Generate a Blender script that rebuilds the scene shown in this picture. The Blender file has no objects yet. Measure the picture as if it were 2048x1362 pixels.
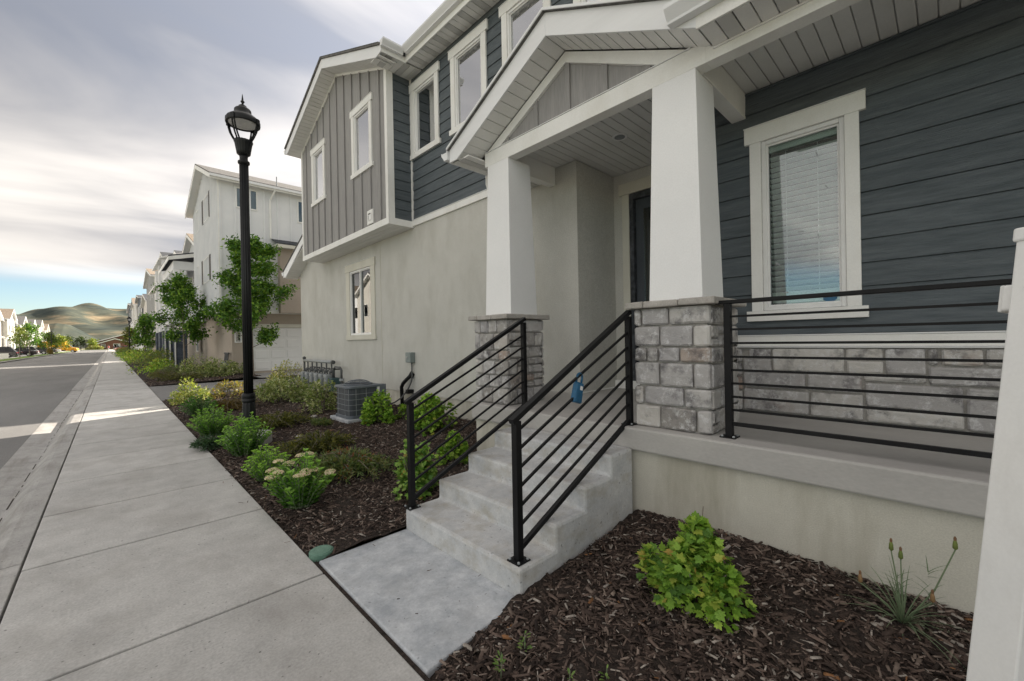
import bpy, bmesh, math, random
import numpy as np
from mathutils import Matrix, Vector
random.seed(7); rng = np.random.default_rng(7)
R = math.radians
scn = bpy.context.scene
COL = scn.collection

# ------------------------------------------------------------------ camera
YAW, PIT, ROL = R(43.884), R(-.170), R(-1.080)
F = np.array([math.sin(YAW)*math.cos(PIT), math.cos(YAW)*math.cos(PIT), math.sin(PIT)])
R0 = np.array([math.cos(YAW), -math.sin(YAW), 0]); U0 = np.cross(R0, F)
RV = R0*math.cos(ROL)+U0*math.sin(ROL); UV = U0*math.cos(ROL)-R0*math.sin(ROL)
cd = bpy.data.cameras.new('camera'); cam = bpy.data.objects.new('camera', cd); COL.objects.link(cam)
cd.sensor_width = 36; cd.lens = 834.84/2048*36; cd.clip_start = .05; cd.clip_end = 12000
cam.matrix_world = Matrix(((RV[0], UV[0], -F[0], 0), (RV[1], UV[1], -F[1], 0), (RV[2], UV[2], -F[2], 1.6), (0, 0, 0, 1)))
scn.camera = cam

# ------------------------------------------------------------------ world, sun, exposure
SUN_EL, SUN_AZ = 27.0, 21.0        # azimuth measured from +X (over the houses) towards +Y (down the street)
w = bpy.data.worlds.new('World'); scn.world = w; w.use_nodes = True
nt = w.node_tree; nt.nodes.clear()
def N(t, **k):
    n = nt.nodes.new(t)
    for a, b in k.items(): setattr(n, a, b)
    return n
def LK(a, b): nt.links.new(a, b)
def MATH(op, a, b=None, c=None):
    n = N('ShaderNodeMath', operation=op)
    for i, v in enumerate((a, b, c)):
        if v is None: continue
        if isinstance(v, (int, float)): n.inputs[i].default_value = v
        else: LK(v, n.inputs[i])
    return n.outputs[0]
tc = N('ShaderNodeTexCoord'); sep = N('ShaderNodeSeparateXYZ'); LK(tc.outputs['Generated'], sep.inputs[0])
zup = MATH('MAXIMUM', sep.outputs['Z'], 0.0)
den = MATH('ADD', zup, .10)
px = MATH('DIVIDE', sep.outputs['X'], den); py = MATH('DIVIDE', sep.outputs['Y'], den)
cmb = N('ShaderNodeCombineXYZ'); LK(px, cmb.inputs[0]); LK(py, cmb.inputs[1])
mp = N('ShaderNodeMapping'); LK(cmb.outputs[0], mp.inputs[0]); mp.inputs['Rotation'].default_value = (0, 0, R(20)); mp.inputs['Scale'].default_value = (.25, .5, 1)
mp.inputs['Location'].default_value = (7.3, 5.9, 0)
n1 = N('ShaderNodeTexNoise'); LK(mp.outputs[0], n1.inputs['Vector']); n1.inputs['Scale'].default_value = 1.5; n1.inputs['Detail'].default_value = 7; n1.inputs['Roughness'].default_value = .45; n1.inputs['Distortion'].default_value = .5
n2 = N('ShaderNodeTexNoise'); LK(mp.outputs[0], n2.inputs['Vector']); n2.inputs['Scale'].default_value = .75; n2.inputs['Detail'].default_value = 4
# cloud tone: thin bright streaks against thicker grey
rt = N('ShaderNodeValToRGB'); LK(n1.outputs[0], rt.inputs[0])
rt.color_ramp.elements[0].position = .36; rt.color_ramp.elements[0].color = (.25, .258, .29, 1)
rt.color_ramp.elements[1].position = .64; rt.color_ramp.elements[1].color = (.96, .90, .83, 1)
# cloud brightness follows the angle to the sun
# lobes toward and opposite the sun, stronger than real, added to light the facade
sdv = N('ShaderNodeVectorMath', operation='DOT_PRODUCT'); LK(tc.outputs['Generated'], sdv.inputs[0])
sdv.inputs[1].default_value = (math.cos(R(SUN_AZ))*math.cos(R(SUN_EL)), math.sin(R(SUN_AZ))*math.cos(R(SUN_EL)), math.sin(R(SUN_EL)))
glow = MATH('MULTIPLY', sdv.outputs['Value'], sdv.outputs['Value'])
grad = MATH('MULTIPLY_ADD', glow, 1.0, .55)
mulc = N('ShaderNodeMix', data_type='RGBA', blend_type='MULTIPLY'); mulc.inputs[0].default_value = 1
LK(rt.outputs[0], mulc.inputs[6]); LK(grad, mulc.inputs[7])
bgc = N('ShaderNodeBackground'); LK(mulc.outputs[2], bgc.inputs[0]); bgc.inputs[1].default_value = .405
sky = N('ShaderNodeTexSky', sky_type='NISHITA'); sky.sun_disc = False
sky.sun_elevation = R(SUN_EL); sky.sun_rotation = R(90-SUN_AZ); sky.air_density = 1.0; sky.dust_density = .2; sky.ozone_density = 2.5
bgs = N('ShaderNodeBackground'); LK(sky.outputs[0], bgs.inputs[0]); bgs.inputs[1].default_value = .033
# coverage: nearly closed, open along the horizon and in a few gaps
edge = N('ShaderNodeMapRange', interpolation_type='SMOOTHSTEP')
LK(MATH('MULTIPLY_ADD', n2.outputs[0], .09, MATH('SUBTRACT', sep.outputs['Z'], .045)), edge.inputs[0])
edge.inputs[1].default_value = .095; edge.inputs[2].default_value = .15
gap = N('ShaderNodeMapRange', interpolation_type='SMOOTHSTEP'); LK(n1.outputs[0], gap.inputs[0]); gap.inputs[1].default_value = .27; gap.inputs[2].default_value = .44
gap.inputs[3].default_value = .78
cov = MATH('MULTIPLY', edge.outputs[0], gap.outputs[0])
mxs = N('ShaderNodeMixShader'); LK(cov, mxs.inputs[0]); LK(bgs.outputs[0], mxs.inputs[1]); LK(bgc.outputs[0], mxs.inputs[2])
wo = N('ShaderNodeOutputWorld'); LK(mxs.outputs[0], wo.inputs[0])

sd = bpy.data.lights.new('sun', 'SUN'); sd.energy = 2.8; sd.angle = R(.55); sd.color = (1, .90, .77)
so = bpy.data.objects.new('sun', sd); COL.objects.link(so)
sdir = Vector((math.cos(R(SUN_AZ))*math.cos(R(SUN_EL)), math.sin(R(SUN_AZ))*math.cos(R(SUN_EL)), math.sin(R(SUN_EL))))
so.rotation_euler = sdir.to_track_quat('Z', 'Y').to_euler(); so.location = (40, 20, 40)
vs = scn.view_settings; vs.view_transform = 'Standard'; vs.look = 'None'; vs.gamma = 1; vs.exposure = 2.3; vs.use_curve_mapping = False

# ------------------------------------------------------------------ materials
MATS = {}
def newmat(name):
    m = bpy.data.materials.new(name); m.use_nodes = True; m.node_tree.nodes.clear(); MATS[name] = m; return m
class NT:
    def __init__(s, m): s.t = m.node_tree
    def n(s, typ, ins=None, **k):
        o = s.t.nodes.new(typ)
        for a, b in k.items(): setattr(o, a, b)
        for a, b in (ins or {}).items():
            if hasattr(b, 'is_linked') or hasattr(b, 'links'): s.t.links.new(b, o.inputs[a])
            else: o.inputs[a].default_value = b
        return o
    def ramp(s, fac, stops):
        o = s.n('ShaderNodeValToRGB', {0: fac}); e = o.color_ramp.elements
        while len(e) < len(stops): e.new(.5)
        for i, (p, c) in enumerate(stops): e[i].position = p; e[i].color = tuple(c)+(1,) if len(c) == 3 else c
        return o.outputs[0]
    def mix(s, f, a, b, mode='MIX'):
        o = s.n('ShaderNodeMix', data_type='RGBA', blend_type=mode)
        for i, v in ((0, f), (6, a), (7, b)):
            if hasattr(v, 'links'): s.t.links.new(v, o.inputs[i])
            else: o.inputs[i].default_value = v if i == 0 else tuple(v)+((1,) if len(v) == 3 else ())
        return o.outputs[2]
    def out(s, sh): s.t.links.new(sh, s.n('ShaderNodeOutputMaterial').inputs[0])
def surf(name, c1, c2, rough=.75, scale=2.5, detail=6, stretch=(1, 1, 1), fine=.12, fscale=90, bump=.2, bscale=150, bdist=.004, rand=0, spec=.4, metal=0, stain=None, lo=.35, hi=.65, bstretch=None, speck=0, rgh=.6):
    """two-tone mottled surface with fine speckle, bump and optional per-object value shift"""
    m = newmat(name); b = NT(m)
    co = b.n('ShaderNodeTexCoord').outputs['Object']
    mp = b.n('ShaderNodeMapping', {0: co, 'Scale': stretch}).outputs[0]
    big = b.n('ShaderNodeTexNoise', {'Vector': mp, 'Scale': scale, 'Detail': detail, 'Roughness': rgh}).outputs[0]
    col = b.ramp(big, [(lo, c1), (hi, c2)])
    if fine:
        fn = b.n('ShaderNodeTexNoise', {'Vector': mp, 'Scale': fscale, 'Detail': 3}).outputs[0]
        g = b.ramp(fn, [(.3, (1-fine,)*3), (.7, (1+fine,)*3)]); col = b.mix(1, col, g, 'MULTIPLY')
    if speck:
        vo = b.n('ShaderNodeTexNoise', {'Vector': co, 'Scale': 38, 'Detail': 1}).outputs[0]
        g = b.ramp(vo, [(.24, (1-speck,)*3), (.29, (1, 1, 1))]); col = b.mix(1, col, g, 'MULTIPLY')
    if stain:
        sc, sscale, samt, sst = stain
        smp = b.n('ShaderNodeMapping', {0: co, 'Scale': sst}).outputs[0]
        sn = b.n('ShaderNodeTexNoise', {'Vector': smp, 'Scale': sscale, 'Detail': 5, 'Roughness': .65}).outputs[0]
        f = b.ramp(sn, [(.48, (0, 0, 0)), (.72, (samt,)*3)]); col = b.mix(f, col, sc)
    if rand:
        oi = b.n('ShaderNodeObjectInfo').outputs['Random']
        g = b.ramp(oi, [(0, (1-rand,)*3), (1, (1+rand,)*3)]); col = b.mix(1, col, g, 'MULTIPLY')
    p = b.n('ShaderNodeBsdfPrincipled', {'Base Color': col, 'Roughness': rough, 'Specular IOR Level': spec, 'Metallic': metal})
    if bump:
        bmp = mp if bstretch is None else b.n('ShaderNodeMapping', {0: co, 'Scale': bstretch}).outputs[0]
        bn = b.n('ShaderNodeTexNoise', {'Vector': bmp, 'Scale': bscale, 'Detail': 4, 'Roughness': .6}).outputs[0]
        bo = b.n('ShaderNodeBump', {'Strength': bump, 'Distance': bdist, 'Height': bn}).outputs[0]
        b.t.links.new(bo, p.inputs['Normal'])
    b.out(p.outputs[0]); return m
surf('walk', (.38, .375, .363), (.50, .493, .475), scale=2.6, detail=12, rgh=.74, bump=.35, bscale=160, bdist=.004, fine=.13, fscale=70, rand=.07, stain=((.27, .255, .235), 1.9, .55, (1, .6, 1)), speck=.5)
surf('kerb', (.29, .285, .275), (.43, .42, .405), scale=2.8, detail=12, rgh=.74, bump=.4, bscale=120, rand=.08, fine=.14, stain=((.20, .185, .16), 2.2, .7, (3.0, .35, 1)), speck=.5)
surf('pad', (.34, .365, .395), (.62, .64, .66), scale=3.6, detail=13, rgh=.78, bump=.2, bscale=120, fine=.06, lo=.38, hi=.66, stain=((.33, .34, .35), 5, .5, (1, 1, 1)), speck=.3)
surf('step', (.42, .435, .45), (.62, .62, .615), rgh=.78, scale=4.5, detail=12, bump=.25, bscale=120, fine=.07, stain=((.36, .325, .26), 5, .65, (1, 1, 1.6)), speck=.45)
surf('porchslab', (.40, .387, .375), (.48, .467, .445), scale=2, bump=.15, bscale=90, fine=.05, stretch=(1, .4, 1))
surf('asphalt', (.15, .148, .146), (.21, .207, .202), scale=.5, bump=.5, bscale=120, bdist=.006, fine=.25, fscale=140, rough=.9, stretch=(1, .25, 1))
surf('apron', (.30, .295, .29), (.36, .355, .345), scale=.8)
surf('stucco', (.53, .525, .49), (.59, .585, .55), scale=1.6, detail=12, rgh=.76, bump=.6, bscale=90, bdist=.009, fine=.13, fscale=75, rough=.95, stain=((.40, .39, .345), 1.5, .55, (1, 1, .4)))
surf('parge', (.54, .52, .455), (.61, .59, .52), scale=2.2, detail=12, rgh=.76, bump=.45, bscale=130, bdist=.007, fine=.08, fscale=120, rough=.95, stain=((.36, .335, .265), 2.0, .9, (1, 1.0, .22)))
surf('tan_stucco', (.40, .345, .29), (.45, .39, .335), scale=.8, bump=.4, bscale=60, bdist=.008, rough=.95)
surf('siding', (.080, .098, .110), (.118, .138, .152), scale=2.2, stretch=(1, 1, 10), bump=.9, bscale=5, bdist=.010, bstretch=(1.6, 1.6, 26), fine=.10, fscale=6, rough=.62, rand=.06)
surf('batten_wall', (.27, .265, .262), (.32, .312, .308), scale=2, stretch=(12, 12, .8), bump=.3, bscale=5, bstretch=(24, 24, 1), fine=.06, fscale=8, rough=.7, rand=.03)
surf('trim', (.80, .80, .775), (.85, .85, .83), scale=2, bump=.16, bscale=40, fine=.03, rough=.6, stain=((.62, .60, .54), 2.5, .35, (1, 1, .6)))
surf('column_paint', (.82, .825, .83), (.86, .865, .87), scale=1.4, bump=.22, bscale=6, bstretch=(18, 18, .9), bdist=.003, fine=.03, rough=.55)
surf('cream_trim', (.60, .585, .51), (.66, .645, .57), scale=2, bump=.1, bscale=60, fine=.03)
surf('aluminium', (.76, .77, .78), (.82, .83, .84), scale=1.2, stretch=(3, .6, 6), bump=.06, bscale=9, bstretch=(2, 2, 20), fine=.02, rough=.38, spec=.5)
surf('soffit', (.76, .76, .745), (.80, .795, .78), scale=2, bump=.1, bscale=30, fine=.03, rough=.5, rand=.03)
surf('ceiling', (.66, .66, .645), (.72, .72, .705), scale=2, bump=.1, bscale=30, fine=.03, rough=.55, rand=.03)
surf('vent_panel', (.50, .50, .49), (.56, .56, .545), scale=2, bump=0, fine=.0, rough=.5)
surf('mortar', (.33, .315, .295), (.39, .38, .36), scale=8, bump=.6, bscale=90, bdist=.008, rough=.95)
surf('cap_stone', (.34, .32, .295), (.45, .43, .40), scale=9, bump=.7, bscale=30, bdist=.012, rough=.9, rand=.10)
surf('black_metal', (.006, .006, .007), (.010, .010, .011), scale=6, bump=.06, bscale=200, fine=.1, rough=.5, spec=.22)
surf('lamp_metal', (.006, .007, .008), (.011, .012, .013), scale=9, bump=.12, bscale=60, fine=.15, rough=.42, spec=.3)
surf('lamp_glass_white', (.68, .68, .64), (.75, .75, .71), bump=0, rough=.3)
surf('vinyl', (.76, .765, .76), (.81, .81, .80), scale=1.5, bump=.05, bscale=20, fine=.02, rough=.35, stain=((.55, .54, .52), 7, .3, (1, 1, .4)))
surf('shingle', (.10, .098, .095), (.17, .165, .16), scale=7, fscale=30, fine=.3, bump=.4, bscale=30, rough=.95)
surf('shingle_brown', (.20, .155, .115), (.32, .26, .20), scale=7, fscale=14, fine=.3, bump=.4, bscale=20, rough=.95)
surf('shingle_dark', (.04, .045, .052), (.075, .08, .09), scale=7, fscale=14, fine=.3, bump=.4, bscale=20, rough=.95)
surf('mulch_bed', (.020, .014, .011), (.048, .034, .027), scale=22, bump=1, bscale=45, bdist=.03, fine=.4, fscale=60, rough=.95)
surf('bark', (.14, .115, .095), (.24, .205, .175), scale=6, stretch=(4, 4, 1), bump=.8, bscale=20, bdist=.01, rough=.9)
surf('white_batten', (.70, .715, .73), (.77, .78, .79), scale=1, bump=.1, bscale=20, fine=.02)
surf('grey_batten', (.42, .425, .42), (.48, .485, .48), scale=1, bump=.1, bscale=20, fine=.02)
surf('cream_wall', (.50, .485, .44), (.58, .565, .52), scale=.6, bump=.1, bscale=20, fine=.03)
surf('slate_wall', (.055, .065, .078), (.08, .09, .105), scale=.8, bump=.15, bscale=20)
surf('tan_brick', (.36, .325, .28), (.45, .41, .36), scale=6, bump=.3, bscale=20, rand=.12)
surf('dark_brick', (.050, .062, .085), (.085, .10, .13), scale=6, bump=.3, bscale=20, rand=.15)
surf('church_brick', (.17, .075, .055), (.23, .105, .078), scale=3, fine=.2, fscale=8, bump=.2)
surf('garage_door', (.72, .72, .71), (.77, .77, .76), scale=1, bump=.05, fine=.02, rough=.5)
surf('dark_shutter', (.055, .048, .045), (.075, .066, .06), scale=2, rough=.6)
surf('ac_metal', (.13, .15, .175), (.17, .19, .215), scale=5, bump=.1, bscale=40, rough=.5, metal=.2)
surf('ac_fin', (.05, .058, .07), (.085, .095, .11), scale=3, stretch=(30, 30, .3), bump=.8, bscale=4, bstretch=(60, 60, .2), bdist=.01, rough=.5)
surf('pipe', (.06, .064, .066), (.10, .104, .106), scale=9, rough=.5, bump=.15)
surf('galv', (.30, .32, .33), (.38, .40, .41), scale=9, rough=.45, metal=.3)
surf('meter_grey', (.23, .25, .26), (.30, .32, .33), scale=6, rough=.5)
surf('meter_green', (.035, .075, .078), (.05, .095, .10), scale=6, rough=.5)
surf('box_grey', (.20, .24, .235), (.25, .29, .285), scale=6, rough=.5)
surf('green_plastic', (.10, .20, .15), (.15, .26, .20), scale=8, rough=.6, bump=.2, bscale=60)
surf('lock_blue', (.010, .085, .18), (.018, .12, .24), scale=6, rough=.35, bump=.03)
surf('white_paint', (.78, .78, .78), (.82, .82, .82), bump=0)
surf('grass', (.075, .135, .018), (.145, .22, .032), scale=3, detail=9, bump=.8, bscale=40, bdist=.05, fine=.3, fscale=25, rough=.95)
surf('dry_ground', (.27, .235, .165), (.19, .185, .12), scale=.01, detail=10, bump=0, fine=.2, fscale=.3, rough=1)
surf('interior', (.030, .032, .036), (.042, .044, .05), bump=0, rough=.9)
surf('shade_cloth', (.80, .77, .79), (.84, .81, .83), bump=0, rough=.9)
surf('blind', (.72, .74, .72), (.78, .79, .77), bump=0, rough=.45)
surf('yellow_paint', (.72, .34, .015), (.78, .38, .02), bump=0, rough=.35)
surf('tyre', (.015, .015, .015), (.025, .025, .025), bump=.1)
surf('alloy', (.45, .46, .47), (.55, .56, .57), bump=0, metal=.6, rough=.3)
surf('red_light', (.45, .015, .02), (.5, .02, .03), bump=0, rough=.25)
surf('skin', (.42, .26, .18), (.46, .29, .21), bump=0)
surf('red_cloth', (.55, .03, .03), (.62, .05, .04), bump=0)
surf('dark_cloth', (.03, .03, .035), (.05, .05, .055), bump=0)
surf('orange_dry', (.22, .13, .06), (.30, .19, .09), bump=0)
surf('salsify_leaf', (.13, .18, .10), (.20, .25, .14), bump=0, rough=.6)
surf('paper', (.66, .66, .65), (.75, .75, .74), bump=.3, bscale=30)
surf('pebble', (.36, .34, .32), (.48, .46, .44), bump=.4, bscale=60)
for nm, c in (('car_black', (.010, .011, .015)), ('car_plum', (.020, .010, .018)), ('car_white', (.70, .71, .72)), ('car_red', (.35, .015, .02)), ('car_grey', (.12, .125, .13))):
    m = newmat(nm); b = NT(m); cn = b.n('ShaderNodeTexNoise', {'Scale': 3.0}).outputs[0]
    p = b.n('ShaderNodeBsdfPrincipled', {'Base Color': b.ramp(cn, [(.3, tuple(v*.9 for v in c)), (.7, tuple(v*1.1 for v in c))]), 'Roughness': .28, 'Coat Weight': .6, 'Coat Roughness': .08}); b.out(p.outputs[0])
# cultured stone: each stone its own tone, smudged dark, chalky light edges
m = newmat('stone'); b = NT(m); co = b.n('ShaderNodeTexCoord').outputs['Object']; oi = b.n('ShaderNodeObjectInfo').outputs['Random']
off = b.n('ShaderNodeVectorMath', {0: co, 1: b.n('ShaderNodeCombineXYZ', {0: b.n('ShaderNodeMath', {0: oi, 1: 40.0}, operation='MULTIPLY').outputs[0]}).outputs[0]}, operation='ADD').outputs[0]
base = b.ramp(oi, [(0, (.29, .275, .26)), (.3, (.50, .485, .465)), (.55, (.38, .37, .375)), (.8, (.58, .565, .54)), (.95, (.46, .43, .395)), (1, (.34, .24, .19))])
sm = b.n('ShaderNodeTexNoise', {'Vector': off, 'Scale': 4.6, 'Detail': 9, 'Roughness': .66}).outputs[0]
c1 = b.mix(b.ramp(sm, [(.50, (0, 0, 0)), (.66, (.9,)*3)]), base, (.105, .10, .108))
lt = b.n('ShaderNodeTexNoise', {'Vector': off, 'Scale': 11, 'Detail': 12, 'Roughness': .82}).outputs[0]
c2 = b.mix(b.ramp(lt, [(.51, (0, 0, 0)), (.60, (.8,)*3)]), c1, (.66, .66, .665))
rs = b.n('ShaderNodeTexNoise', {'Vector': off, 'Scale': 2.6, 'Detail': 3}).outputs[0]
c3 = b.mix(b.ramp(rs, [(.66, (0, 0, 0)), (.78, (.55,)*3)]), c2, (.27, .17, .125))
bn = b.n('ShaderNodeTexNoise', {'Vector': off, 'Scale': 34, 'Detail': 8, 'Roughness': .7}).outputs[0]
p = b.n('ShaderNodeBsdfPrincipled', {'Base Color': c3, 'Roughness': .92, 'Specular IOR Level': .25, 'Normal': b.n('ShaderNodeBump', {'Strength': .8, 'Distance': .012, 'Height': bn}).outputs[0]}); b.out(p.outputs[0])
# attribute-coloured plants and chips
def attr_mat(name, rough, trans, spec=.3, bump=0):
    m = newmat(name); b = NT(m); a = b.n('ShaderNodeAttribute', attribute_name='col').outputs[0]
    nz = b.n('ShaderNodeTexNoise', {'Vector': b.n('ShaderNodeTexCoord').outputs['Object'], 'Scale': 60.0, 'Detail': 3}).outputs[0]
    c = b.mix(1, a, b.ramp(nz, [(.3, (.82,)*3), (.7, (1.18,)*3)]), 'MULTIPLY')
    p = b.n('ShaderNodeBsdfPrincipled', {'Base Color': c, 'Roughness': rough, 'Specular IOR Level': spec})
    if bump:
        p_n = b.n('ShaderNodeBump', {'Strength': bump, 'Distance': .006, 'Height': b.n('ShaderNodeTexNoise', {'Vector': b.n('ShaderNodeTexCoord').outputs['Object'], 'Scale': 190.0, 'Detail': 3}).outputs[0]}).outputs[0]
        b.t.links.new(p_n, p.inputs['Normal'])
    if trans:
        t = b.n('ShaderNodeBsdfTranslucent', {0: b.mix(1, c, (1.15, 1.25, .55), 'MULTIPLY')})
        b.out(b.n('ShaderNodeMixShader', {0: trans, 1: p.outputs[0], 2: t.outputs[0]}).outputs[0])
    else: b.out(p.outputs[0])
attr_mat('leaf', .5, .28); attr_mat('chip', .85, 0, .25, .6)
# single currant leaf: tone differs per leaf object
m = newmat('currant_leaf'); b = NT(m); oi = b.n('ShaderNodeObjectInfo').outputs['Random']
co = b.n('ShaderNodeTexCoord').outputs['Object']
cc = b.ramp(oi, [(0, (.09, .20, .03)), (.35, (.20, .38, .045)), (.75, (.33, .52, .07)), (.95, (.43, .50, .08)), (1, (.50, .34, .08))])
vn = b.n('ShaderNodeTexNoise', {'Vector': co, 'Scale': 45.0, 'Detail': 3}).outputs[0]
cc = b.mix(1, cc, b.ramp(vn, [(.3, (.75,)*3), (.7, (1.2,)*3)]), 'MULTIPLY')
p = b.n('ShaderNodeBsdfPrincipled', {'Base Color': cc, 'Roughness': .5, 'Normal': b.n('ShaderNodeBump', {'Strength': .5, 'Distance': .004, 'Height': vn}).outputs[0]})
b.out(b.n('ShaderNodeMixShader', {0: .28, 1: p.outputs[0], 2: b.n('ShaderNodeBsdfTranslucent', {0: cc}).outputs[0]}).outputs[0])
# window glass: coated pane, part mirror, part clear
def glass(name, refl, tint):
    m = newmat(name); b = NT(m)
    fr = b.n('ShaderNodeFresnel', {0: 1.5}).outputs[0]
    wv = b.n('ShaderNodeTexNoise', {'Vector': b.n('ShaderNodeTexCoord').outputs['Object'], 'Scale': 1.3, 'Detail': 1}).outputs[0]
    nb = b.n('ShaderNodeBump', {'Strength': .012, 'Distance': .01, 'Height': wv}).outputs[0]
    f = b.n('ShaderNodeMath', {0: fr, 1: refl}, operation='ADD', use_clamp=True).outputs[0]
    g = b.n('ShaderNodeBsdfGlossy', {0: (.93, .94, .96, 1), 'Roughness': .015, 'Normal': nb})
    t = b.n('ShaderNodeBsdfTransparent', {0: tint+(1,)})
    b.out(b.n('ShaderNodeMixShader', {0: f, 1: t.outputs[0], 2: g.outputs[0]}).outputs[0])
glass('glass', .58, (.92, .95, .95)); glass('glass_clear', .08, (.86, .92, .90)); glass('glass_dark', .10, (.30, .38, .37)); glass('glass_lamp', .02, (.92, .93, .92))
glass('glass_teal', .12, (.55, .82, .85))
# perforated vent panels
m = MATS['vent_panel']; b = NT(m); pr = [n for n in m.node_tree.nodes if n.type == 'BSDF_PRINCIPLED'][0]
co = b.n('ShaderNodeTexCoord').outputs['Object']
vo = b.n('ShaderNodeTexVoronoi', {'Vector': co, 'Scale': 62.0, 'Randomness': 0.0}, feature='F1').outputs['Distance']
b.t.links.new(b.ramp(vo, [(.30, (.05, .05, .05)), (.36, (.56, .56, .55))]), pr.inputs['Base Color'])
# fluted/brick far walls need no extra nodes
# hills: dry grass slopes with sage scrub
m = newmat('hill'); b = NT(m); co = b.n('ShaderNodeTexCoord').outputs['Object']
mpn = b.n('ShaderNodeMapping', {0: co, 'Scale': (.0030, .0014, .012)}).outputs[0]
hn = b.n('ShaderNodeTexNoise', {'Vector': mpn, 'Scale': 2.2, 'Detail': 9, 'Roughness': .62}).outputs[0]
gn = b.n('ShaderNodeTexNoise', {'Vector': co, 'Scale': .03, 'Detail': 6}).outputs[0]
c = b.ramp(hn, [(.40, (.050, .062, .056)), (.52, (.085, .092, .072)), (.62, (.20, .165, .11)), (.74, (.33, .265, .17))])
c = b.mix(1, c, b.ramp(gn, [(.3, (.75,)*3), (.7, (1.25,)*3)]), 'MULTIPLY')
b.out(b.n('ShaderNodeBsdfPrincipled', {'Base Color': c, 'Roughness': 1.0, 'Specular IOR Level': .05}).outputs[0])

# ------------------------------------------------------------------ mesh helpers
class MB:
    def __init__(s): s.v = []; s.f = []
    def add(s, vs, fs):
        o = len(s.v); s.v += [tuple(float(c) for c in v) for v in vs]; s.f += [tuple(i+o for i in f) for f in fs]; return s
    def box(s, x0, y0, z0, x1, y1, z1):
        return s.add([(x0, y0, z0), (x1, y0, z0), (x1, y1, z0), (x0, y1, z0), (x0, y0, z1), (x1, y0, z1), (x1, y1, z1), (x0, y1, z1)],
                     [(0, 3, 2, 1), (4, 5, 6, 7), (0, 1, 5, 4), (1, 2, 6, 5), (2, 3, 7, 6), (3, 0, 4, 7)])
    def slab(s, pts, vec):
        n = len(pts); q = [tuple(p[i]+vec[i] for i in range(3)) for p in pts]
        return s.add(list(pts)+q, [tuple(range(n)), tuple(range(2*n-1, n-1, -1))]+[(i, (i+1) % n, n+(i+1) % n, n+i) for i in range(n)])
    def prism(s, prof, axis, a, b):
        P = {'x': lambda u, w, t: (t, u, w), 'y': lambda u, w, t: (u, t, w), 'z': lambda u, w, t: (u, w, t)}[axis]
        n = len(prof)
        return s.add([P(u, w, a) for u, w in prof]+[P(u, w, b) for u, w in prof],
                     [tuple(range(n)), tuple(range(2*n-1, n-1, -1))]+[(i, (i+1) % n, n+(i+1) % n, n+i) for i in range(n)])
    def tube(s, pts, r, n=8, caps=True):
        pts = [Vector(p) for p in pts]; m = len(pts); rr = r if isinstance(r, (list, tuple)) else [r]*m
        o = len(s.v); up = Vector((0, 0, 1)); prev = None
        for i, p in enumerate(pts):
            d = (pts[min(i+1, m-1)]-pts[max(i-1, 0)]).normalized()
            a = prev if prev is not None else (up if abs(d.z) < .9 else Vector((1, 0, 0)))
            u = (a-d*a.dot(d)).normalized(); prev = u; v = d.cross(u)
            for k in range(n):
                t = 2*math.pi*k/n; q = p+(u*math.cos(t)+v*math.sin(t))*rr[i]; s.v.append(tuple(q))
        for i in range(m-1):
            for k in range(n): s.f.append((o+i*n+k, o+i*n+(k+1) % n, o+(i+1)*n+(k+1) % n, o+(i+1)*n+k))
        if caps: s.f.append(tuple(o+k for k in range(n-1, -1, -1))); s.f.append(tuple(o+(m-1)*n+k for k in range(n)))
        return s
    def lathe(s, prof, c, n=24, flute=0, nf=0):
        o = len(s.v); m = len(prof)
        for r, z in prof:
            for k in range(n):
                t = 2*math.pi*k/n; rr = r*(1-flute*(.5+.5*math.cos(t*nf))) if flute else r
                s.v.append((c[0]+rr*math.cos(t), c[1]+rr*math.sin(t), c[2]+z))
        for i in range(m-1):
            for k in range(n): s.f.append((o+i*n+k, o+i*n+(k+1) % n, o+(i+1)*n+(k+1) % n, o+(i+1)*n+k))
        s.f.append(tuple(o+k for k in range(n-1, -1, -1))); s.f.append(tuple(o+(m-1)*n+k for k in range(n)))
        return s
    def bar(s, a, b, wd, ht, up=(0, 0, 1)):
        a = Vector(a); b = Vector(b); d = (b-a).normalized(); sd_ = d.cross(Vector(up)).normalized(); u = sd_.cross(d)
        c = [sd_*(i*wd/2)+u*(j*ht/2) for i, j in ((-1, -1), (1, -1), (1, 1), (-1, 1))]
        return s.add([a+q for q in c]+[b+q for q in c], [(3, 2, 1, 0), (4, 5, 6, 7)]+[(i, (i+1) % 4, 4+(i+1) % 4, 4+i) for i in range(4)])
def world_of(o):
    if o is None: return Matrix.Identity(4)
    if o.parent is None and o.type == 'EMPTY': return Matrix.LocRotScale(o.location, o.rotation_euler, None)
    return Matrix.Identity(4)
def link(name, me, mat, parent=None, bevel=0, smooth=False, kind=None, local=False):
    if mat: me.materials.append(MATS[mat])
    o = bpy.data.objects.new(name, me); COL.objects.link(o)
    if parent is not None:
        o.parent = parent
        if not local: o.matrix_parent_inverse = world_of(parent).inverted()
    if smooth: me.polygons.foreach_set('use_smooth', [True]*len(me.polygons))
    if bevel:
        md = o.modifiers.new('bevel', 'BEVEL'); md.width = bevel; md.segments = 2; md.limit_method = 'ANGLE'; md.angle_limit = R(40)
    if kind: o['kind'] = kind
    return o
def obj(name, mb, mat, parent=None, **k):
    me = bpy.data.meshes.new(name); me.from_pydata(mb.v, [], mb.f)
    bm = bmesh.new(); bm.from_mesh(me); bmesh.ops.recalc_face_normals(bm, faces=bm.faces); bm.to_mesh(me); bm.free()
    return link(name, me, mat, parent, **k)
def tag(o, label, cat, group=None):
    o['label'] = label; o['category'] = cat
    if group: o['group'] = group
    return o
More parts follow.
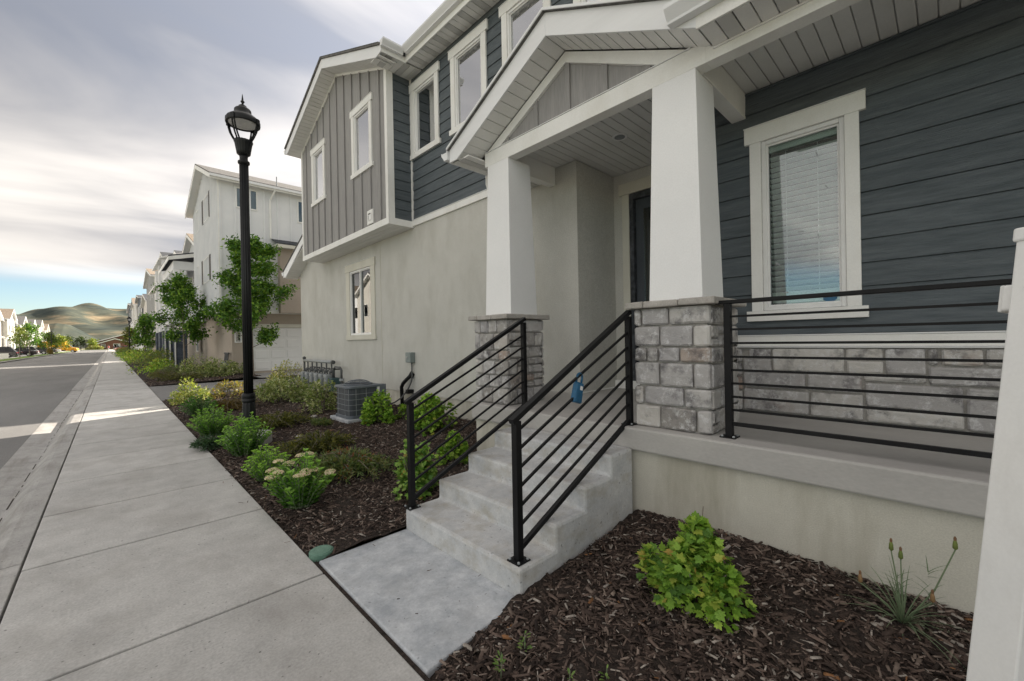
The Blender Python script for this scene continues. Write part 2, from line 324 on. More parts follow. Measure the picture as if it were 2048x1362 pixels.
def thing(name, label, cat, loc=(0, 0, 0), group=None, rotz=0):
    o = bpy.data.objects.new(name, None); COL.objects.link(o); o.location = loc; o.rotation_euler = (0, 0, rotz); o.empty_display_size = .2
    return tag(o, label, cat, group)
def structure(name, mb, mat, **k):
    o = obj(name, mb, mat, **k); o['kind'] = 'structure'; return o
def copy_tree(o, parent=None):
    c = o.copy(); COL.objects.link(c); c.parent = parent
    for ch in [x for x in bpy.data.objects if x.parent is o]: copy_tree(ch, c)
    return c
def arrays(name, V, Fc, cols, mat, parent=None, kind=None, local=False, smooth=False):
    """mesh from numpy arrays; Fc is (n,3) or (n,4); cols one colour per vertex"""
    me = bpy.data.meshes.new(name); k = Fc.shape[1]
    me.vertices.add(len(V)); me.vertices.foreach_set('co', np.ascontiguousarray(V, dtype=np.float32).ravel())
    me.loops.add(Fc.size); me.loops.foreach_set('vertex_index', np.ascontiguousarray(Fc, dtype=np.int32).ravel())
    me.polygons.add(len(Fc)); me.polygons.foreach_set('loop_start', np.arange(0, Fc.size, k, dtype=np.int32))
    if cols is not None:
        at = me.color_attributes.new('col', 'FLOAT_COLOR', 'POINT')
        at.data.foreach_set('color', np.c_[cols, np.ones(len(cols))].astype(np.float32).ravel())
    me.update(calc_edges=True); me.validate()
    return link(name, me, mat, parent, kind=kind, local=local, smooth=smooth)
def scatter(tv, tf, pos, mats, cols):
    """stack transformed copies of a template (tv, tf): pos (n,3), mats (n,3,3), cols (n,3)"""
    n, k = len(pos), len(tv)
    V = np.einsum('nij,kj->nki', mats, tv)+pos[:, None, :]
    Fc = (tf[None]+(np.arange(n)*k)[:, None, None]).reshape(-1, tf.shape[1])
    return V.reshape(-1, 3), Fc, np.repeat(cols, k, 0)
def frames(yd, zd):
    """rotation matrices whose y axis is yd and whose z axis is near zd"""
    y = yd/np.linalg.norm(yd, axis=1, keepdims=True); x = np.cross(y, zd); x /= np.linalg.norm(x, axis=1, keepdims=True)+1e-9
    z = np.cross(x, y); return np.stack([x, y, z], 2)
def unit(n):
    v = rng.normal(size=(n, 3)); return v/np.linalg.norm(v, axis=1, keepdims=True)
def grade(y): return .0016*max(0., y-15)

# ------------------------------------------------------------------ setting: ground, road, kerb, walk
g = MB(); ys = [-80, 15, 60, 150, 300, 900, 9000]; xs = [-6000, -300, -60, -20, -9.6, 1.02, 30, 120, 400, 6000]
for y in ys:
    for x in xs: g.v.append((x, y, -.30+grade(min(y, 300))))
for i in range(len(ys)-1):
    for j in range(len(xs)-1): k = i*len(xs)+j; g.f.append((k, k+1, k+1+len(xs), k+len(xs)))
structure('ground', g, 'dry_ground')
def strip(name, x0, x1, y0, y1, z, mat, n=8, **k):
    m = MB(); yy = np.linspace(y0, y1, n)
    for y in yy: m.v += [(x0, y, z+grade(y)), (x1, y, z+grade(y))]
    for i in range(n-1): m.f.append((2*i, 2*i+1, 2*i+3, 2*i+2))
    return structure(name, m, mat, **k)
strip('road', -9.0, -1.165, -40, 262, -.124, 'asphalt', 60)
strip('alley', 1.06, 40, 15.9, 21.75, -.012, 'asphalt', 2)
# kerb and gutter: rolled profile in 3 m pours
kr = structure('kerb', MB().prism([(-1.16, -.34), (-.55, -.34), (-.55, -.2), (-1.16, -.2)], 'y', -8, 20), 'kerb')
prof = [(-1.165, -.122), (-.86, -.150), (-.81, -.142), (-.705, -.030), (-.645, -.008), (-.503, 0), (-.503, -.19), (-1.165, -.19)]
yy = [-7+3.93*i for i in range(9)]
for a, b_ in zip(yy[:-1], yy[1:]): obj('kerb_pour', MB().prism(prof, 'y', a+.006, b_-.006), 'kerb', kr, bevel=.006)
m = MB()
for a, b_ in zip([yy[-1]+12*i for i in range(19)], [yy[-1]+12*(i+1) for i in range(19)]):
    o = len(m.v)
    for t in (a, b_): m.v += [(u, t, wv+grade(t)) for u, wv in prof]
    n_ = len(prof); m.f += [(o+i, o+(i+1) % n_, o+n_+(i+1) % n_, o+n_+i) for i in range(n_)]
obj('kerb_run', m, 'kerb', kr)
y0 = 1.5
while y0 < 24:     # grit and cracks along the flow line
    y1 = y0+random.uniform(.08, .6); x0 = -.842+random.uniform(-.01, .01); obj('flow_line_grit', MB().box(x0, y0, -.152, x0+random.uniform(.006, .014), y1, -.1445), 'mulch_bed', kr); y0 = y1+random.uniform(.02, .35)
sw = structure('sidewalk', MB().box(-.50, -8, -.24, 1.05, 44, -.13), 'mulch_bed')
joints = [-4.9, -3.4, -1.9, -.4, 1.28, 3.02]+[4.63+1.315*i for i in range(28)]
for a, b_ in zip(joints[:-1], joints[1:]):
    dz = grade((a+b_)/2)+random.uniform(-.0015, .0015)
    obj('slab', MB().box(-.490, a+.009, -.12, 1.045, b_-.009, dz), 'walk', sw, bevel=.009)
m = MB(); y0 = joints[-1]
while y0 < 262:
    y1 = y0+1.315*4; m.slab([(-.492, y0+.01, grade(y0)), (1.045, y0+.01, grade(y0)), (1.045, y1-.01, grade(y1)), (-.492, y1-.01, grade(y1))], (0, 0, -.12)); y0 = y1
obj('slab_run', m, 'walk', sw)
obj('expansion_joint', MB().box(1.047, 1.6, -.1, 1.072, 3.24, -.012), 'mulch_bed', sw)
pd = structure('entry_pad', MB().slab([(1.074, 1.755, .004), (1.80, 1.825, .004), (1.80, 3.215, .004), (1.074, 3.205, .004)], (0, 0, -.13)), 'pad', bevel=.012)
tag(pd, 'short concrete pad between sidewalk and front steps', 'pad')

# front steps: one cast block
sx = [1.79, 2.13, 2.47, 2.81, 3.138]; sz = [.176, .343, .510, .672]
pr_ = [(1.79, -.15)]
for i in range(4): pr_ += [(sx[i], sz[i-1] if i else -.15), (sx[i], sz[i])]
pr_ += [(3.138, .672), (3.138, -.15)]
pr_ = [pr_[0]]+pr_[2:]
st = obj('front_steps', MB().prism(pr_, 'y', 1.83, 3.218), 'step', bevel=.022)
tag(st, 'four poured concrete steps climbing to the porch', 'steps')

# mulch beds: rough sheets with chips
def bedz(x, y):
    if y < 1.9: return -.005+.125*np.clip((x-1.35)/1.9, 0, 1.2)+.04*np.exp(-((y-1.1)/.7)**2)*np.clip((x-1.6)/1.5, 0, 1)
    return .0+.047*np.clip(x-1.05, 0, 4)
def bed(name, x0, x1, y0, y1, st_, label, zf=None):
    nx, ny = int((x1-x0)/st_)+1, int((y1-y0)/st_)+1
    X, Y = np.meshgrid(np.linspace(x0, x1, nx), np.linspace(y0, y1, ny))
    Z = np.vectorize(zf or bedz)(X, Y)+rng.normal(0, .008, X.shape)+.012*np.sin(X*5.1+Y*2.3)*np.sin(Y*4.3)
    Z -= .035*(np.clip(1-(X-x0)/.12, 0, 1))
    i = np.arange(ny*nx).reshape(ny, nx)
    Fc = np.stack([i[:-1, :-1], i[:-1, 1:], i[1:, 1:], i[1:, :-1]], -1).reshape(-1, 4)
    o = arrays(name, np.stack([X, Y, Z], -1).reshape(-1, 3), Fc, None, 'mulch_bed', smooth=True); o['kind'] = 'structure'; o['label'] = label; return o
bed('mulch_bed', 1.07, 3.22, -3.0, 1.84, .05, 'dark bark mulch bed below the porch')
bed('mulch_bed', 1.05, 4.66, 3.2, 15.9, .09, 'long dark bark mulch bed between sidewalk and stucco wall')
bed('mulch_bed', 1.05, 5.0, 21.78, 25.9, .2, 'dark bark mulch bed beyond the alley', lambda x, y: .02+.03*(x-1.05))
bed('mulch_bed', 1.05, 4.6, 25.9, 60, .4, 'planted mulch strip along the far townhouses', lambda x, y: .02+.03*(x-1.05)+grade(y))
bed('mulch_bed', 1.05, 5.0, 65, 250, 1.2, 'planted strip far down the street', lambda x, y: .02+grade(y))
ctv = np.array([(-.5, -.5, 0), (.5, -.42, 0), (.42, .5, 0), (-.4, .46, 0), (-.42, -.36, 1), (.36, -.42, 1), (.38, .4, 1), (-.36, .38, 1)], float)
ctf = np.array([(4, 5, 6, 7), (0, 1, 5, 4), (1, 2, 6, 5), (2, 3, 7, 6), (3, 0, 4, 7)])
def chips(name, n, x0, x1, y0, y1, smin, smax, label, mask=None, zf=None):
    xy = np.c_[rng.uniform(x0, x1, n), rng.uniform(y0, y1, n)]
    if mask is not None: xy = xy[mask(xy[:, 0], xy[:, 1])]
    n = len(xy); z = np.array([(zf or bedz)(a, b) for a, b in xy])+rng.uniform(-.012, .020, n)
    z -= .02*np.clip(1-(xy[:, 0]-x0)/.1, 0, 1)
    L = smin+(smax-smin)*rng.beta(1.2, 3.6, n)*1.25; W = L*rng.uniform(.09, .30, n); T = W*rng.uniform(.2, .6, n)
    a = rng.uniform(0, 6.283, n); tl = rng.normal(0, .28, n)
    d = np.c_[np.cos(a)*np.cos(tl), np.sin(a)*np.cos(tl), np.sin(tl)]
    Mx = frames(d, np.c_[rng.normal(0, .35, n), rng.normal(0, .35, n), np.ones(n)])*np.stack([W, L, T], 1)[:, None, :]
    pal = np.array([(.028, .020, .017), (.055, .039, .032), (.085, .060, .049), (.13, .094, .077), (.20, .155, .128), (.32, .285, .25), (.24, .12, .055)])
    c = pal[rng.choice(7, n, p=[.20, .24, .22, .17, .11, .056, .004])]*rng.uniform(.75, 1.25, (n, 1))
    V, Fc, C = scatter(ctv, ctf, np.c_[xy, z], Mx, c)
    o = arrays(name, V, Fc, C, 'chip', kind='stuff'); o['label'] = label; o['category'] = 'mulch'; return o
padm = lambda x, y: ~((y > 1.735+.1*(x-1.074)) & (x < 1.80))
chips('bark_chips', 34000, 1.08, 3.2, -.9, 1.80, .02, .085, 'loose shredded bark chips on the bed below the porch', padm)
chips('bark_chips', 52000, 1.06, 4.6, 3.22, 8.2, .02, .085, 'loose shredded bark chips along the sidewalk by the steps', lambda x, y: ~((x > 3.1) & (y < 4.02)) & ((x-1.128)**2+(y-3.305)**2 > .0085))
chips('bark_chips', 26000, 1.06, 4.6, 8.2, 15.9, .03, .10, 'loose shredded bark chips around the lamp and meters')
chips('stray_chips', 90, .80, 1.045, 3.3, 9.0, .012, .05, 'few stray bark chips on the sidewalk edge', lambda x, y: rng.uniform(size=len(x)) < ((x-.78)/.27)**3, lambda x, y: .012)
chips('stray_chips', 60, 1.1, 1.78, 1.9, 3.18, .010, .035, 'few stray bark crumbs on the entry pad', lambda x, y: rng.uniform(size=len(x)) < .35, lambda x, y: .014)
chips('bark_chips', 4000, 1.06, 5, 21.8, 26, .05, .13, 'loose bark chips beyond the alley', zf=lambda x, y: .03+.03*(x-1.05))

# ------------------------------------------------------------------ the near townhouse
H = thing('townhouse', 'near townhouse with stucco ground floor, slate blue lap siding and stone-piered porch', 'house', (8, 6, 0))
def wall_open(mb, axis, c0, c1, u0, u1, z0, z1, ops):
    us = sorted({u0, u1}|{v for o in ops for v in o[:2] if u0 < v < u1}); zs = sorted({z0, z1}|{v for o in ops for v in o[2:] if z0 < v < z1})
    for i in range(len(us)-1):
        for j in range(len(zs)-1):
            uc, zc = (us[i]+us[i+1])/2, (zs[j]+zs[j+1])/2
            if any(o[0] < uc < o[1] and o[2] < zc < o[3] for o in ops): continue
            if axis == 'x': mb.box(c0, us[i], zs[j], c1, us[i+1], zs[j+1])
            else: mb.box(us[i], c0, zs[j], us[i+1], c1, zs[j+1])
    return mb
def planks(parent, axis, c, u0, u1, z0, z1, ops=(), exp=.2, mat='siding', out=-1, thick=.022):
    """lap siding, one board per piece: bottom edge stands proud"""
    z = z0
    while z < z1-.01:
        zt = min(z+exp, z1); segs = [(u0, u1, z, zt)]
        for a, b_, oz0, oz1 in ops:
            new = []
            for s in segs:
                if s[1] <= a or s[0] >= b_ or s[3] <= oz0 or s[2] >= oz1: new.append(s); continue
                if s[0] < a: new.append((s[0], a, s[2], s[3]))
                if s[1] > b_: new.append((b_, s[1], s[2], s[3]))
                if s[2] < oz0: new.append((max(a, s[0]), min(b_, s[1]), s[2], oz0))
                if s[3] > oz1: new.append((max(a, s[0]), min(b_, s[1]), oz1, s[3]))
            segs = new
        for a, b_, q0, q1 in segs:
            if b_-a < .01 or q1-q0 < .012: continue
            f0 = thick-(q0-z)/exp*(thick-.006); f1 = thick-(q1-z)/exp*(thick-.006)
            pts = [(c, q0), (c+out*f0, q0+.003), (c+out*f1, q1-.003), (c, q1-.003)]
            obj('plank', MB().prism(pts, 'y' if axis == 'x' else 'x', a, b_), mat, parent)
        z += exp
def window(parent, c, y0, y1, z0, z1, mull=False, trim='trim', back='shade', pane='glass', tw=.115, hd=.15, sl=.095, name='window', ov=.05, slider=False):
    """vinyl window on a wall facing -X whose face is X=c; glass y0..y1, z0..z1"""
    fr = .038; fb = MB()
    for a, b_, q0, q1 in ((y0-fr, y0, z0-fr, z1+fr), (y1, y1+fr, z0-fr, z1+fr), (y0, y1, z0-fr, z0), (y0, y1, z1, z1+fr)): fb.box(c-.012, a, q0, c+.085, b_, q1)
    if mull: ym = (y0+y1)/2; fb.box(c-.008, ym-.022, z0, c+.06, ym+.022, z1)
    wn = obj(name, fb, 'vinyl', parent, bevel=.005)
    ins = MB()
    for a, b_, q0, q1 in ((y0, y0+.016, z0, z1), (y1-.016, y1, z0, z1), (y0+.016, y1-.016, z0, z0+.016), (y0+.016, y1-.016, z1-.016, z1)): ins.box(c+.012, a, q0, c+.03, b_, q1)
    obj('sash', ins, 'vinyl', wn)
    if mull:
        ym = (y0+y1)/2
        obj('pane', MB().box(c+.034, y0, z0, c+.040, ym-.02, z1), pane, wn); obj('pane', MB().box(c+.044, ym+.02, z0, c+.050, y1, z1), pane, wn)
    else: obj('pane', MB().box(c+.034, y0, z0, c+.040, y1, z1), pane, wn)
    a, b_, q0, q1 = y0-fr-.002, y1+fr+.002, z0-fr-.002, z1+fr+.002
    for s in ((a-tw, a), (b_, b_+tw)): obj('side_trim', MB().box(c-.030, s[0], q0, c+.002, s[1], q1), trim, wn, bevel=.003)
    obj('head_trim', MB().box(c-.036, a-tw-ov, q1+.001, c+.002, b_+tw+ov, q1+hd), trim, wn, bevel=.003)
    obj('head_flashing', MB().box(c-.046, a-tw-ov-.004, q1+hd+.001, c+.002, b_+tw+ov+.004, q1+hd+.007), 'aluminium', wn)
    obj('sill', MB().box(c-.042, a-tw-ov, q0-sl, c+.002, b_+tw+ov, q0-.001), trim, wn, bevel=.003)
    if back == 'shade': obj('shade', MB().box(c+.07, y0-.03, z0-.03, c+.082, y1+.03, z1+.03), 'shade_cloth', wn)
    elif back:
        d = MB(); d.box(c+.50, y0-.3, z0-.3, c+.52, y1+.3, z1+.3)
        for s in ((y0-.3, y0-.28), (y1+.28, y1+.3)): d.box(c+.13, s[0], z0-.3, c+.5, s[1], z1+.3)
        d.box(c+.13, y0-.28, z0-.3, c+.5, y1+.28, z0-.28); d.box(c+.13, y0-.28, z1+.28, c+.5, y1+.28, z1+.3)
        obj('room', d, 'interior', wn)
    return wn
fr = .038
def op(y0, y1, z0, z1): return (y0-fr, y1+fr, z0-fr, z1+fr)

# ground floor stucco wall, foundation, porch
w1 = (9.73, 10.88, 1.82, 3.41)
sw_ = obj('stucco_wall', wall_open(MB(), 'x', 4.60, 4.72, 3.46, 14.9, .52, 4.02, [op(*w1)]).box(4.72, 3.46, .52, 5.64, 3.58, 4.02).box(4.72, 14.78, .52, 15, 14.9, 4.02), 'stucco', H)
obj('control_joint', MB().box(4.594, 9.186, .53, 4.601, 9.196, 3.97), 'parge', sw_)
obj('weep_screed', MB().box(4.588, 3.98, .508, 4.61, 14.905, .519), 'stucco', sw_)
fd = obj('foundation', MB().box(4.612, 3.9, -.3, 4.72, 14.88, .507).box(4.72, 14.74, -.3, 15, 14.88, .507), 'parge', H)
obj('porch_foundation', MB().box(3.20, -4, -.3, 3.36, 3.98, .652).box(3.36, 3.86, -.3, 4.61, 3.98, .652), 'parge', H)
obj('porch_slab', MB().box(3.14, -4, .651, 5.60, 4.0, .84), 'porchslab', H, bevel=.016)
window(H, 4.60, *w1, mull=True, trim='cream_trim', back='room', pane='glass_dark', tw=.22, hd=.19, sl=.12, ov=.03, name='slider_window')
# alcove with the entry door
dw = obj('door_wall', wall_open(MB(), 'x', 5.52, 5.64, 1.6, 3.46, .842, 4.02, [(2.2, 3.195, .86, 3.69)]), 'stucco', H)
obj('baseboard', MB().box(5.46, 2.0, .842, 5.519, 3.455, .96).box(4.60, 3.452, .842, 5.45, 3.458, .86), 'trim', dw)
dr = obj('front_door', MB().box(5.575, 2.26, .90, 5.62, 3.13, 3.60), 'slate_wall', H)
fm = MB(); fm.box(5.50, 3.13, .86, 5.63, 3.193, 3.688).box(5.50, 2.202, .86, 5.63, 2.26, 3.688).box(5.50, 2.26, 3.60, 5.63, 3.13, 3.688)
obj('frame', fm, 'shingle_dark', dr, bevel=.004)
obj('glazing', MB().box(5.560, 2.42, 1.15, 5.572, 3.0, 3.45), 'glass_dark', dr)
obj('threshold', MB().box(5.50, 2.26, .842, 5.63, 3.13, .90), 'galv', dr)
obj('handle', MB().tube([(5.56, 2.34, 1.75), (5.50, 2.34, 1.75), (5.50, 2.34, 2.0), (5.56, 2.34, 2.0)], .012), 'black_metal', dr)
tr = MB(); tr.box(5.492, 3.196, .845, 5.522, 3.31, 3.692).box(5.492, 2.08, .845, 5.522, 2.198, 3.692).box(5.486, 2.03, 3.694, 5.522, 3.36, 3.86)
obj('casing', tr, 'cream_trim', dr, bevel=.003)
# right-hand porch wall: siding over stone wainscot
w2 = (.632, 1.20, 1.872, 3.45)
pw = obj('porch_wall', wall_open(MB(), 'x', 4.66, 4.78, -4, 1.75, .842, 4.02, [op(*w2)]).box(4.78, 1.63, .842, 5.52, 1.75, 4.02), 'siding', H)
planks(pw, 'x', 4.66, -4, 1.75, 1.597, 4.02, [op(*w2)])
obj('water_table', MB().box(4.60, -4, 1.485, 4.66, 1.76, 1.585), 'trim', pw, bevel=.004)
obj('water_table_cap', MB().box(4.592, -4, 1.586, 4.66, 1.76, 1.596).box(4.588, -4, 1.474, 4.66, 1.76, 1.483), 'aluminium', pw)
wn = window(H, 4.645, *w2, tw=.098, hd=.158, sl=.10, back='room', pane='glass_clear', ov=.045)
for k in range(27):
    z = 1.93+k*.0535
    a = R(-30) if k > 1 else R(-64)
    c, s = math.cos(a)*.026, math.sin(a)*.026
    obj('blind_slat', MB().slab([(4.74-c, .645, z-s), (4.74+c, .645, z+s), (4.74+c, 1.188, z+s), (4.74-c, 1.188, z-s)], (0, 0, .003)), 'blind', wn)
obj('head_rail', MB().box(4.71, .64, 3.385, 4.77, 1.19, 3.445), 'blind', wn)
for y in (.80, 1.05): obj('blind_cord', MB().tube([(4.706, y, 3.40), (4.706, y, 1.92)], .0022, 5), 'blind', wn)
for y, z, a in ((1.10, 2.76, .1), (.73, 2.92, 1.0), (.93, 2.56, .05), (.80, 2.49, 1.5), (1.12, 2.28, .8), (1.06, 2.0, .1), (.80, 3.24, 1.3)):
    c, s = math.cos(a)*.022, math.sin(a)*.022
    obj('cord_clip', MB().bar((4.677, y-c, z-s), (4.677, y+c, z+s), .004, .009), 'galv', wn)
obj('sticker', MB().prism([(.72+.055*math.cos(R(22.5+45*i)), 1.925+.045*math.sin(R(22.5+45*i))) for i in range(8)], 'x', 4.6785, 4.6825), 'lock_blue', wn)

# stone veneer
def stone(parent, face, c, u0, u1, z0, z1, proud=.035, gp=.0075):
    """one rough ashlar stone on face '-x', '-y', '+x' or '+y' (plane value c)"""
    n = 5; g_ = gp; mb = MB(); u0 += g_; u1 -= g_; z0 += g_; z1 -= g_
    rn = [[random.uniform(-.006, .004) for _ in range(n)] for _ in range(n)]
    ju = [random.uniform(-.004, .004) for _ in range(4)]
    P = {'-x': lambda u, z, d: (c-d, u, z), '+x': lambda u, z, d: (c+d, u, z), '-y': lambda u, z, d: (u, c-d, z), '+y': lambda u, z, d: (u, c+d, z)}[face]
    es = .014; fu = [0, es/(u1-u0), .5+random.uniform(-.1, .1), 1-es/(u1-u0), 1]; fz = [0, es/(z1-z0), .5+random.uniform(-.1, .1), 1-es/(z1-z0), 1]
    for j in range(n):
        for i in range(n):
            edge_ = (i in (0, n-1))+(j in (0, n-1))
            d = proud+rn[j][i]-(.012 if edge_ == 1 else .02 if edge_ == 2 else 0)
            uu = u0+(u1-u0)*fu[i]+(ju[0]*(1-fz[j])+ju[1]*fz[j]) ; zz = z0+(z1-z0)*fz[j]+(ju[2]*(1-fu[i])+ju[3]*fu[i])
            if edge_ == 2: uu += .005*(1 if i == 0 else -1); zz += .005*(1 if j == 0 else -1)
            mb.v.append(P(uu, zz, d))
    for j in range(n-1):
        for i in range(n-1): k = j*n+i; mb.f.append((k, k+1, k+n+1, k+n))
    ring = [i for i in range(n)]+[j*n+n-1 for j in range(1, n)]+[(n-1)*n+i for i in range(n-2, -1, -1)]+[j*n for j in range(n-2, 0, -1)]
    o = len(mb.v)
    for k in ring:
        i, j = k % n, k//n; mb.v.append(P(u0+(u1-u0)*fu[i], z0+(z1-z0)*fz[j], -.01))
    L_ = len(ring)
    mb.f += [(ring[i], ring[(i+1) % L_], o+(i+1) % L_, o+i) for i in range(L_)]
    return obj('stone', mb, 'stone', parent, smooth=False)
def coursing(parent, face, c, u0, u1, z0, z1, rows, wmin=.12, wmax=.30):
    t = sum(rows); z = z0
    for r in rows:
        h = r/t*(z1-z0); u = u0
        while u < u1-.001:
            wd = random.uniform(wmin, wmax)
            if u1-(u+wd) < wmin*.7: wd = u1-u
            if wd > .11 and h > .15 and random.random() < .18:
                f = random.uniform(.38, .6); stone(parent, face, c, u, u+wd, z, z+h*f); stone(parent, face, c, u, u+wd, z+h*f, z+h)
            else: stone(parent, face, c, u, u+wd, z, z+h)
            u += wd
        z += h
def pier(y0, y1, layout=None):
    x0, x1 = 3.25, 3.89; z0, z1 = .842, 1.835; k = .035
    pm = obj('porch_pier', MB().box(x0+k, y0+k, .842, x1-k, y1-k, z1+.002), 'mortar', H)
    if layout:
        tot = sum(h for h, _ in layout); z = z1
        for h, cuts in layout:
            hh = h/tot*(z1-z0)
            for a, b_ in zip(cuts[:-1], cuts[1:]): stone(pm, '-x', x0+k, y1-(y1-y0)*b_, y1-(y1-y0)*a, z-hh, z)
            z -= hh
    else: coursing(pm, '-x', x0+k, y0, y1, z0, z1, [.19, .15, .17, .12, .2, .16])
    coursing(pm, '-y', y0+k, x0+k, x1-k, z0, z1, [.18, .16, .19, .13, .17, .15])
    coursing(pm, '+y', y1-k, x0+k, x1-k, z0, z1, [.18, .16, .19, .13, .17, .15])
    coursing(pm, '+x', x1-k, y0, y1, z0, z1, [.22, .2, .25, .2, .15], .2, .4)
    # cap: a few flat slabs with chipped edges
    cx0, cx1, cy0, cy1 = x0-.05, x1+.05, y0-.05, y1+.05
    for a, b_ in ((cy0, cy0+.27), (cy0+.274, cy1-.17), (cy1-.166, cy1)):
        for p_, q in ((cx0, (cx0+cx1)/2-.06), ((cx0+cx1)/2-.056, cx1)):
            mbx = MB().prism([(p_, a), (q, a), (q, b_), (p_, b_)], 'z', 1.838, 1.892)
            mbx.v = [(x+random.uniform(-.004, .004), y+random.uniform(-.003, .003), z+random.uniform(-.004, .004)) for x, y, z in mbx.v]
            obj('cap_stone', mbx, 'cap_stone', pm, bevel=.010)
    yc = (y0+y1)/2+.02; xc = 3.635; b0, t0 = .228, .187
    v = [(xc+sx_*h_, yc+sy_*h_, z) for z, h_ in ((1.89, b0), (3.772, t0)) for sx_, sy_ in ((-1, -1), (1, -1), (1, 1), (-1, 1))]
    obj('porch_column', MB().add(v, [(3, 2, 1, 0), (4, 5, 6, 7)]+[(i, (i+1) % 4, 4+(i+1) % 4, 4+i) for i in range(4)]), 'column_paint', H, bevel=.003)
LAY = [(.14, [0, .115, .49, 1]), (.165, [.0, .365, .79, 1]), (.12, [0, .18, .34, .625, 1]), (.19, [0, .355, .79, 1]), (.15, [0, .135, .67, 1]), (.18, [0, .36, .82, 1])]
pier(1.23, 1.87, LAY); pier(3.46, 4.06)
wsc = obj('wainscot', MB().box(4.625, -4, .842, 4.662, 1.74, 1.475), 'mortar', H)
for y0, z0, y1, z1 in [(1.17, 1.37, 1.38, 1.47), (0.61, 1.24, 1.17, 1.47), (1.17, 1.23, 1.43, 1.37), (0.355, 1.365, 0.61, 1.47), (0.355, 1.245, 0.61, 1.365), (0.105, 1.245, 0.355, 1.47), (0.035, 1.33, 0.105, 1.47), (-.195, 1.33, 0.035, 1.47), (-.45, 1.33, -.195, 1.47), (0.895, 1.07, 1.43, 1.235), (0.495, 1.075, 0.895, 1.24), (0.105, 1.18, 0.495, 1.245), (-.45, 1.175, 0.105, 1.33), (0.87, .842, 1.43, 1.07), (0.485, .842, 0.87, 1.075), (-.095, .965, 0.485, 1.18), (-.095, .842, 0.485, .965), (-.45, 1.09, -.095, 1.175), (-.45, .842, -.095, 1.09)]:
    stone(wsc, '-x', 4.625, y0, y1, z0, z1, .034, .010)
coursing(wsc, '-x', 4.625, -2.4, -.45, .842, 1.47, [.2, .15, .13, .15], .25, .6); coursing(wsc, '-x', 4.625, 1.43, 1.72, .842, 1.47, [.2, .15, .13, .15], .14, .3)

# porch beams, ceiling, gable
obj('porch_beam', MB().box(3.45, 1.30, 3.773, 3.58, 4.02, 3.945).box(3.45, -4, 3.773, 3.58, 1.30, 3.90), 'trim', H, bevel=.004)
obj('cross_beam', MB().box(3.582, 1.377, 3.777, 4.655, 1.508, 4.06), 'trim', H, bevel=.004)
obj('cross_beam', MB().box(3.582, 3.83, 3.777, 4.598, 3.945, 4.06), 'trim', H, bevel=.004)
cl = obj('porch_ceiling', MB().box(3.57, -4, 4.046, 5.62, 4.0, 4.075), 'ceiling', H)
def boards(parent, x0, x1, y0, y1, z, wd, mat, th=.012, every=0):
    n = max(1, int(round((y1-y0)/wd))); wd = (y1-y0)/n
    for i in range(n):
        a = y0+i*wd
        vent = every and i % every == 1
        obj('ceiling_board' if mat == 'ceiling' else ('vent_panel' if vent else 'soffit_panel'), MB().prism([(a+.004, z+th), (a+.004, z+.004), (a+.008, z), (a+wd-.008, z), (a+wd-.004, z+.004), (a+wd-.004, z+th)], 'x', x0, x1), 'vent_panel' if vent else mat, parent)
boards(cl, 3.581, 4.655, -2.6, 1.376, 4.025, .113, 'ceiling', .02)
boards(cl, 3.581, 5.52, 1.51, 3.46, 4.025, .113, 'ceiling', .02); boards(cl, 3.581, 4.60, 3.46, 3.829, 4.025, .113, 'ceiling', .02)
lt_ = obj('recessed_light', MB().lathe([(.062, .0), (.085, -.010), (.092, -.004), (.092, .004), (.06, .006)], (4.48, 2.71, 4.023), 28), 'white_paint', H, smooth=True)
obj('lens', MB().lathe([(.062, .0), (.062, .003)], (4.48, 2.71, 4.016), 24), 'meter_grey', lt_)
AY, SL = 2.72, .495     # gable apex and slope
def gz(y, z0): return z0-SL*abs(y-AY)
gw = obj('porch_gable', MB().prism([(4.03, 3.945), (AY, 4.60), (1.41, 3.945)], 'x', 3.50, 3.56), 'batten_wall', H)
for y in (3.64, 3.172, 2.717, 2.263, 1.82):
    zt = gz(y, 4.52)
    if zt > 3.96: obj('batten', MB().prism([(y-.033, 3.948), (y+.033, 3.948), (y+.033, gz(y+.033, 4.53)), (y-.033, gz(y-.033, 4.53))], 'x', 3.478, 3.499), 'batten_wall', gw, bevel=.002)
obj('rake_trim', MB().prism([(AY, 4.588), (4.04, gz(4.04, 4.588)), (4.04, gz(4.04, 4.588)-.0), (3.80, gz(4.04, 4.588)), (AY, 4.478)], 'x', 3.462, 3.499), 'trim', gw)
obj('rake_trim', MB().prism([(AY, 4.588), (AY, 4.478), (1.66, gz(1.40, 4.588)), (1.40, gz(1.40, 4.588))], 'x', 3.4625, 3.4995), 'trim', gw)
obj('drip_flashing', MB().box(3.44, 1.42, 3.946, 3.50, 4.02, 3.952), 'aluminium', gw)
rf = MB()
ZT = 4.83
rf.slab([(3.12, AY, ZT), (4.66, AY, ZT), (4.66, 4.37, gz(4.37, ZT)), (3.12, 4.37, gz(4.37, ZT))], (0, 0, .03))
rf.slab([(3.12, AY, ZT+.001), (4.66, AY, ZT+.001), (4.66, 1.10, gz(1.10, ZT)), (3.12, 1.10, gz(1.10, ZT))], (0, 0, .03))
rf.slab([(3.12, 1.40, 4.05), (4.66, 1.40, 4.62), (4.66, -4, 4.62), (3.12, -4, 4.05)], (0, 0, .03))
pr2 = obj('porch_roof', rf, 'shingle', H)
obj('rake_fascia', MB().prism([(AY, 4.60), (AY, ZT-.001), (4.36, gz(4.36, ZT)-.001), (4.36, 3.862), (4.21, 3.862)], 'x', 3.15, 3.172), 'aluminium', pr2, bevel=.003)
